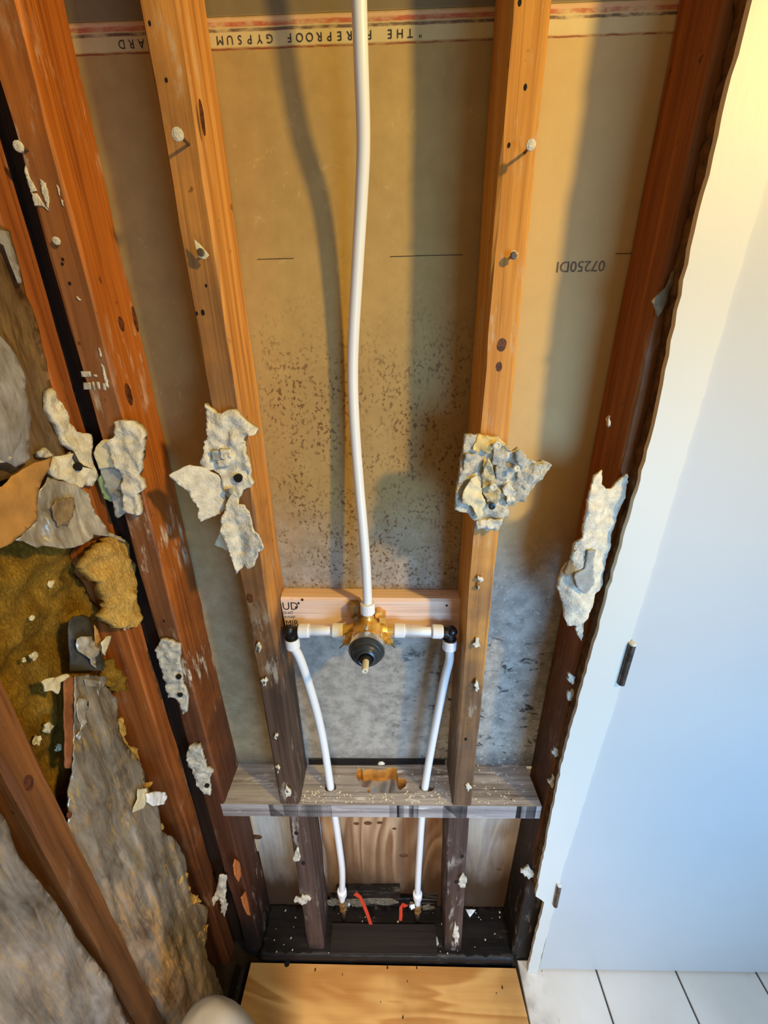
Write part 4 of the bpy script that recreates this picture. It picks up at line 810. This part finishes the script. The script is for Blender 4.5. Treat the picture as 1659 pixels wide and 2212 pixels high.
# silver foil-faced batt
bt = tag(empty('foil_batt', aX(300, 2150, -.46)), 'large crumpled silver-faced insulation batt leaning in the lower side wall', 'insulation')
XF = -.450
sheet('foil_face', onX([(141,1460),(165,1458),(214,1462),(213,1480),(238,1513),(241,1544),(252,1600),(279,1642),(297,1671),(297,1698),(318,1723),(329,1746),(333,1791),(374,1813),(392,1847),(406,1919),(423,1950),(446,1961),(440,1999),(436,2045),(446,2079),(461,2087),(467,2113),(473,2136),(480,2175),(420,2240),(330,2230),(230,2010),(190,1900),(142,1835),(140,1650)], XF), ('X', -.468), .002, 'foil_fibrous', bt, off=.016, amp=.004, freq=10, res=.006, fold=.0055, ffreq=(30, 3.5), rag=.0012, seed=3.1, curve=lambda a, b: .014*math.sin(math.pi*min(1, a*1.0)))
sheet('kraft_border', onX([(139,1462),(165,1460),(172,1475),(160,1500),(163,1560),(155,1620),(150,1660),(139,1660),(136,1560)], -.440), ('X', -.452), .0015, 'kraft_edge', bt, off=.013, amp=.002, freq=30, res=.006, rag=.0006, seed=4.4)
sheet('foil_highlight', onX(PX([(170,700),(250,720),(240,880),(180,1110),(150,1060),(200,960),(140,880),(140,760)], OE, ZE), -.436), ('X', -.446), .001, 'foil', bt, off=.012, amp=.003, freq=40, res=.005, fold=.004, ffreq=(60, 20), seed=4.5)  # highlights on the batt put in as patches of brighter foil
sheet('foil_highlight', onX(PX([(180,510),(360,530),(380,560),(340,700),(320,640),(340,590),(200,580)], OE, ZE), -.440), ('X', -.448), .001, 'foil', bt, off=.012, amp=.003, freq=60, res=.004, fold=.003, seed=4.6)
for k, poly in enumerate((PX([(500,1030),(590,880),(630,930),(610,1020),(660,1170),(770,1180),(750,1330),(690,1300),(640,1250),(540,1230),(530,1130)], OE, ZE), PX([(880,1740),(930,1800),(940,1880),(1000,1940),(960,1960),(900,1850)], OE, ZE), PX([(750,1500),(860,1500),(860,1560),(770,1580)], OE, ZE), PX([(420,350),(500,320),(560,420),(640,520),(660,620),(540,640),(420,560)], OE, ZE),
        PX([(600,480),(700,560),(740,760),(800,860),(880,930),(800,960),(700,820),(640,760),(560,620)], (250,1750), 4.74), PX([(820,1170),(940,1180),(920,1340),(780,1350)], (250,1750), 4.74))):
    sheet('fibre_tuft', onX(poly, -.444), ('X', -.460), .008, 'insul_yellow' if k != 3 else 'insul_brown', bt, off=.016, amp=.008, freq=50, res=.005, rag=.002, seed=20+k)
# loose scraps
tag(sheet('plaster_flake', onX(PX([(830,1610),(900,1590),(1000,1600),(1030,1640),(1000,1710),(880,1730),(840,1690)], OE, ZE), -.425), ('X', -.430), .004, 'pexring', off=.006, amp=.004, freq=60, res=.004, rag=.0005, seed=2.6), 'bright white flake at the right edge of the silver batt', 'plaster')
tag(sheet('paper_scrap', onX(PX([(740,1570),(820,1560),(840,1640),(800,1750),(690,1790),(700,1740),(730,1660)], OE, ZE), -.430), ('X', -.434), .0015, 'paper_cream', off=.005, amp=.002, freq=60, res=.004, rag=.0004, seed=2.8), 'folded cream paper scrap beside the bright white flake', 'paper')
tag(sheet('paper_scrap', onX(PX([(395,165),(440,110),(500,100),(480,160),(470,200),(440,290),(410,240)], OE, ZE), -.432), ('X', -.438), .0015, 'paper_cream', off=.005, amp=.003, freq=60, res=.004, rag=.0004, seed=3.8), 'small cream paper scrap right of the curled dark flap', 'paper')
tag(sheet('paper_scrap', onX(PX([(525,1230),(560,1200),(640,1180),(650,1230),(700,1180),(800,1140),(840,1160),(740,1240),(690,1380),(620,1330),(560,1350)], (0,1250), 5.529), -.436), ('X', -.446), .003, 'paper_cream', off=.010, amp=.004, freq=60, res=.004, rag=.0006, seed=5.8), 'torn cream scrap poking out left of the silver batt', 'paper')
for k, (u, v, r, lb) in enumerate(((73,1417,.0042,'cream plaster crumb in the brown insulation, level with the curled dark flap'),(69,1335,.003,'small cream crumb in the brown insulation, level with the top of the curled flap'),
        (110,1261,.004,'highest cream crumb in the brown insulation, left of the yellow tuft'),(52,1426,.0025,'tiniest crumb in the brown insulation, left of a bigger crumb'),
        (103,1571,.006,'largest cream crumb in the insulation, upper one beside the kraft edge'),(80,1600,.005,'lower left cream crumb in the insulation above the near side stud'),
        (126,1615,.004,'dull crumb in the shadow just left of the kraft edge'),(272,1352,.005,'cream crumb under the yellow tuft on the orange side stud'))):
    tag(G().blob(aX(u, v, (-.478 if v > 1300 else -.485) if u < 200 else -.437), r, k, .45, 2, (.7, 1, 1.3)).mk('plaster_crumb', 'paper_cream'), lb, 'plaster', 'crumbs in the side wall')
# lower-left plastic over the near stud
lp_ = sheet('plastic_sheet', onX([(-90,1660),(2,1768),(40,1850),(105,1935),(160,2020),(222,2102),(250,2150),(300,2260),(-90,2300)], -.436), ('X', -.446), .0012, 'plastic_grey', off=.010, amp=.004, freq=10, res=.008, fold=.004, ffreq=(22, 4), rag=.0006, seed=1.4)
tag(lp_, 'grey crumpled plastic sheet over the lower left corner', 'plastic')

# ================================================================== FLOOR LEVEL THINGS
pf = tag(empty('plywood_sheet', (-.04, -.3, 0)), 'yellow plywood sheet lying on the floor below the wall', 'plywood')
sheet('sheet_panel', [Vector((-.386, -.016, 0)), Vector((.2985, -.019, 0)), Vector((.3035, -.10, 0)), Vector((.304, -.9, 0)), Vector((-.389, -.9, 0)), Vector((-.388, -.1, 0))], ('Z', -.014), .0175, 'ply_floor', pf, off=.0175, amp=.0004, freq=4, res=.03, smooth=False)
p = aZ(620, 2081, .0038); knot_ = G().lathe(p-Vector((0, 0, .001)), (0, 0, 1), [(0, .0075), (.0012, .007), (.0013, .002)], 14).mk('knot', 'hole_dark', pf)
for k, (u, v) in enumerate(((740,2105),(837,2090),(900,2092),(880,2120),(1072,2145),(1085,2132),(822,2165),(681,2095),(870,2197))):
    p = aZ(u, v, .0036); G().blob((p.x, p.y, .0033), .0026+.0007*(k % 3), k, .5, 1, (.5+.2*(k % 2), 1.1, .2)).mk('gouge', 'gouge_brown', pf)
tag(G().beam((-.4015, -.9, .004), (-.4005, -.03, .004), (1, 0, 0), (0, 0, 1), .005, .016, .001, .1, .0005, 1.1).mk('edge_strip', 'stud_red'), 'thin brown wood strip along the left edge of the plywood sheet', 'board')
tag(sheet('plaster_chip', [aZ(u, v, .035) for u, v in ((1005,1965),(1028,1966),(1015,1982))], ('Z', .0335), .003, 'pexring', off=.0045, amp=.0008, res=.006), 'white triangular chip on the black sill', 'plaster')
tag(sheet('plaster_chip', [aZ(u, v, .035) for u, v in ((938,2030),(944,2022),(948,2040),(940,2046))], ('Z', .0335), .003, 'plaster_dirty', off=.0045, amp=.0008, res=.006), 'small grey chip on the black sill beside the right short stud', 'plaster')
# pale cloth bundle at the bottom edge
c0 = Vector((-.303, -.278, .004)); n1, n2 = 44, 40; rings = []
for i in range(n2):
    t_ = i/(n2-1); z_ = .520*math.sin(t_*math.pi/2); r_ = .084*math.cos(t_*math.pi/2)**.55+.0005; rg = []
    for j in range(n1):
        a_ = 2*math.pi*j/n1; k_ = 1+.05*noise.noise(Vector((math.cos(a_)*1.2, math.sin(a_)*1.2, t_*2)))
        fl_ = .0028*math.sin(z_*260+3*math.cos(a_-2.4))*max(0, math.cos(a_-2.6))
        rg.append(c0+Vector((math.cos(a_)*(r_*k_+fl_)*1.02, math.sin(a_)*(r_*k_+fl_)*.86, z_)))
    rings.append(rg)
tag(G().ring_loft(rings).mk('cloth_bundle', 'cloth', smooth=True), 'pale beige rounded bundle with ribbed folds at the bottom edge', 'cloth')
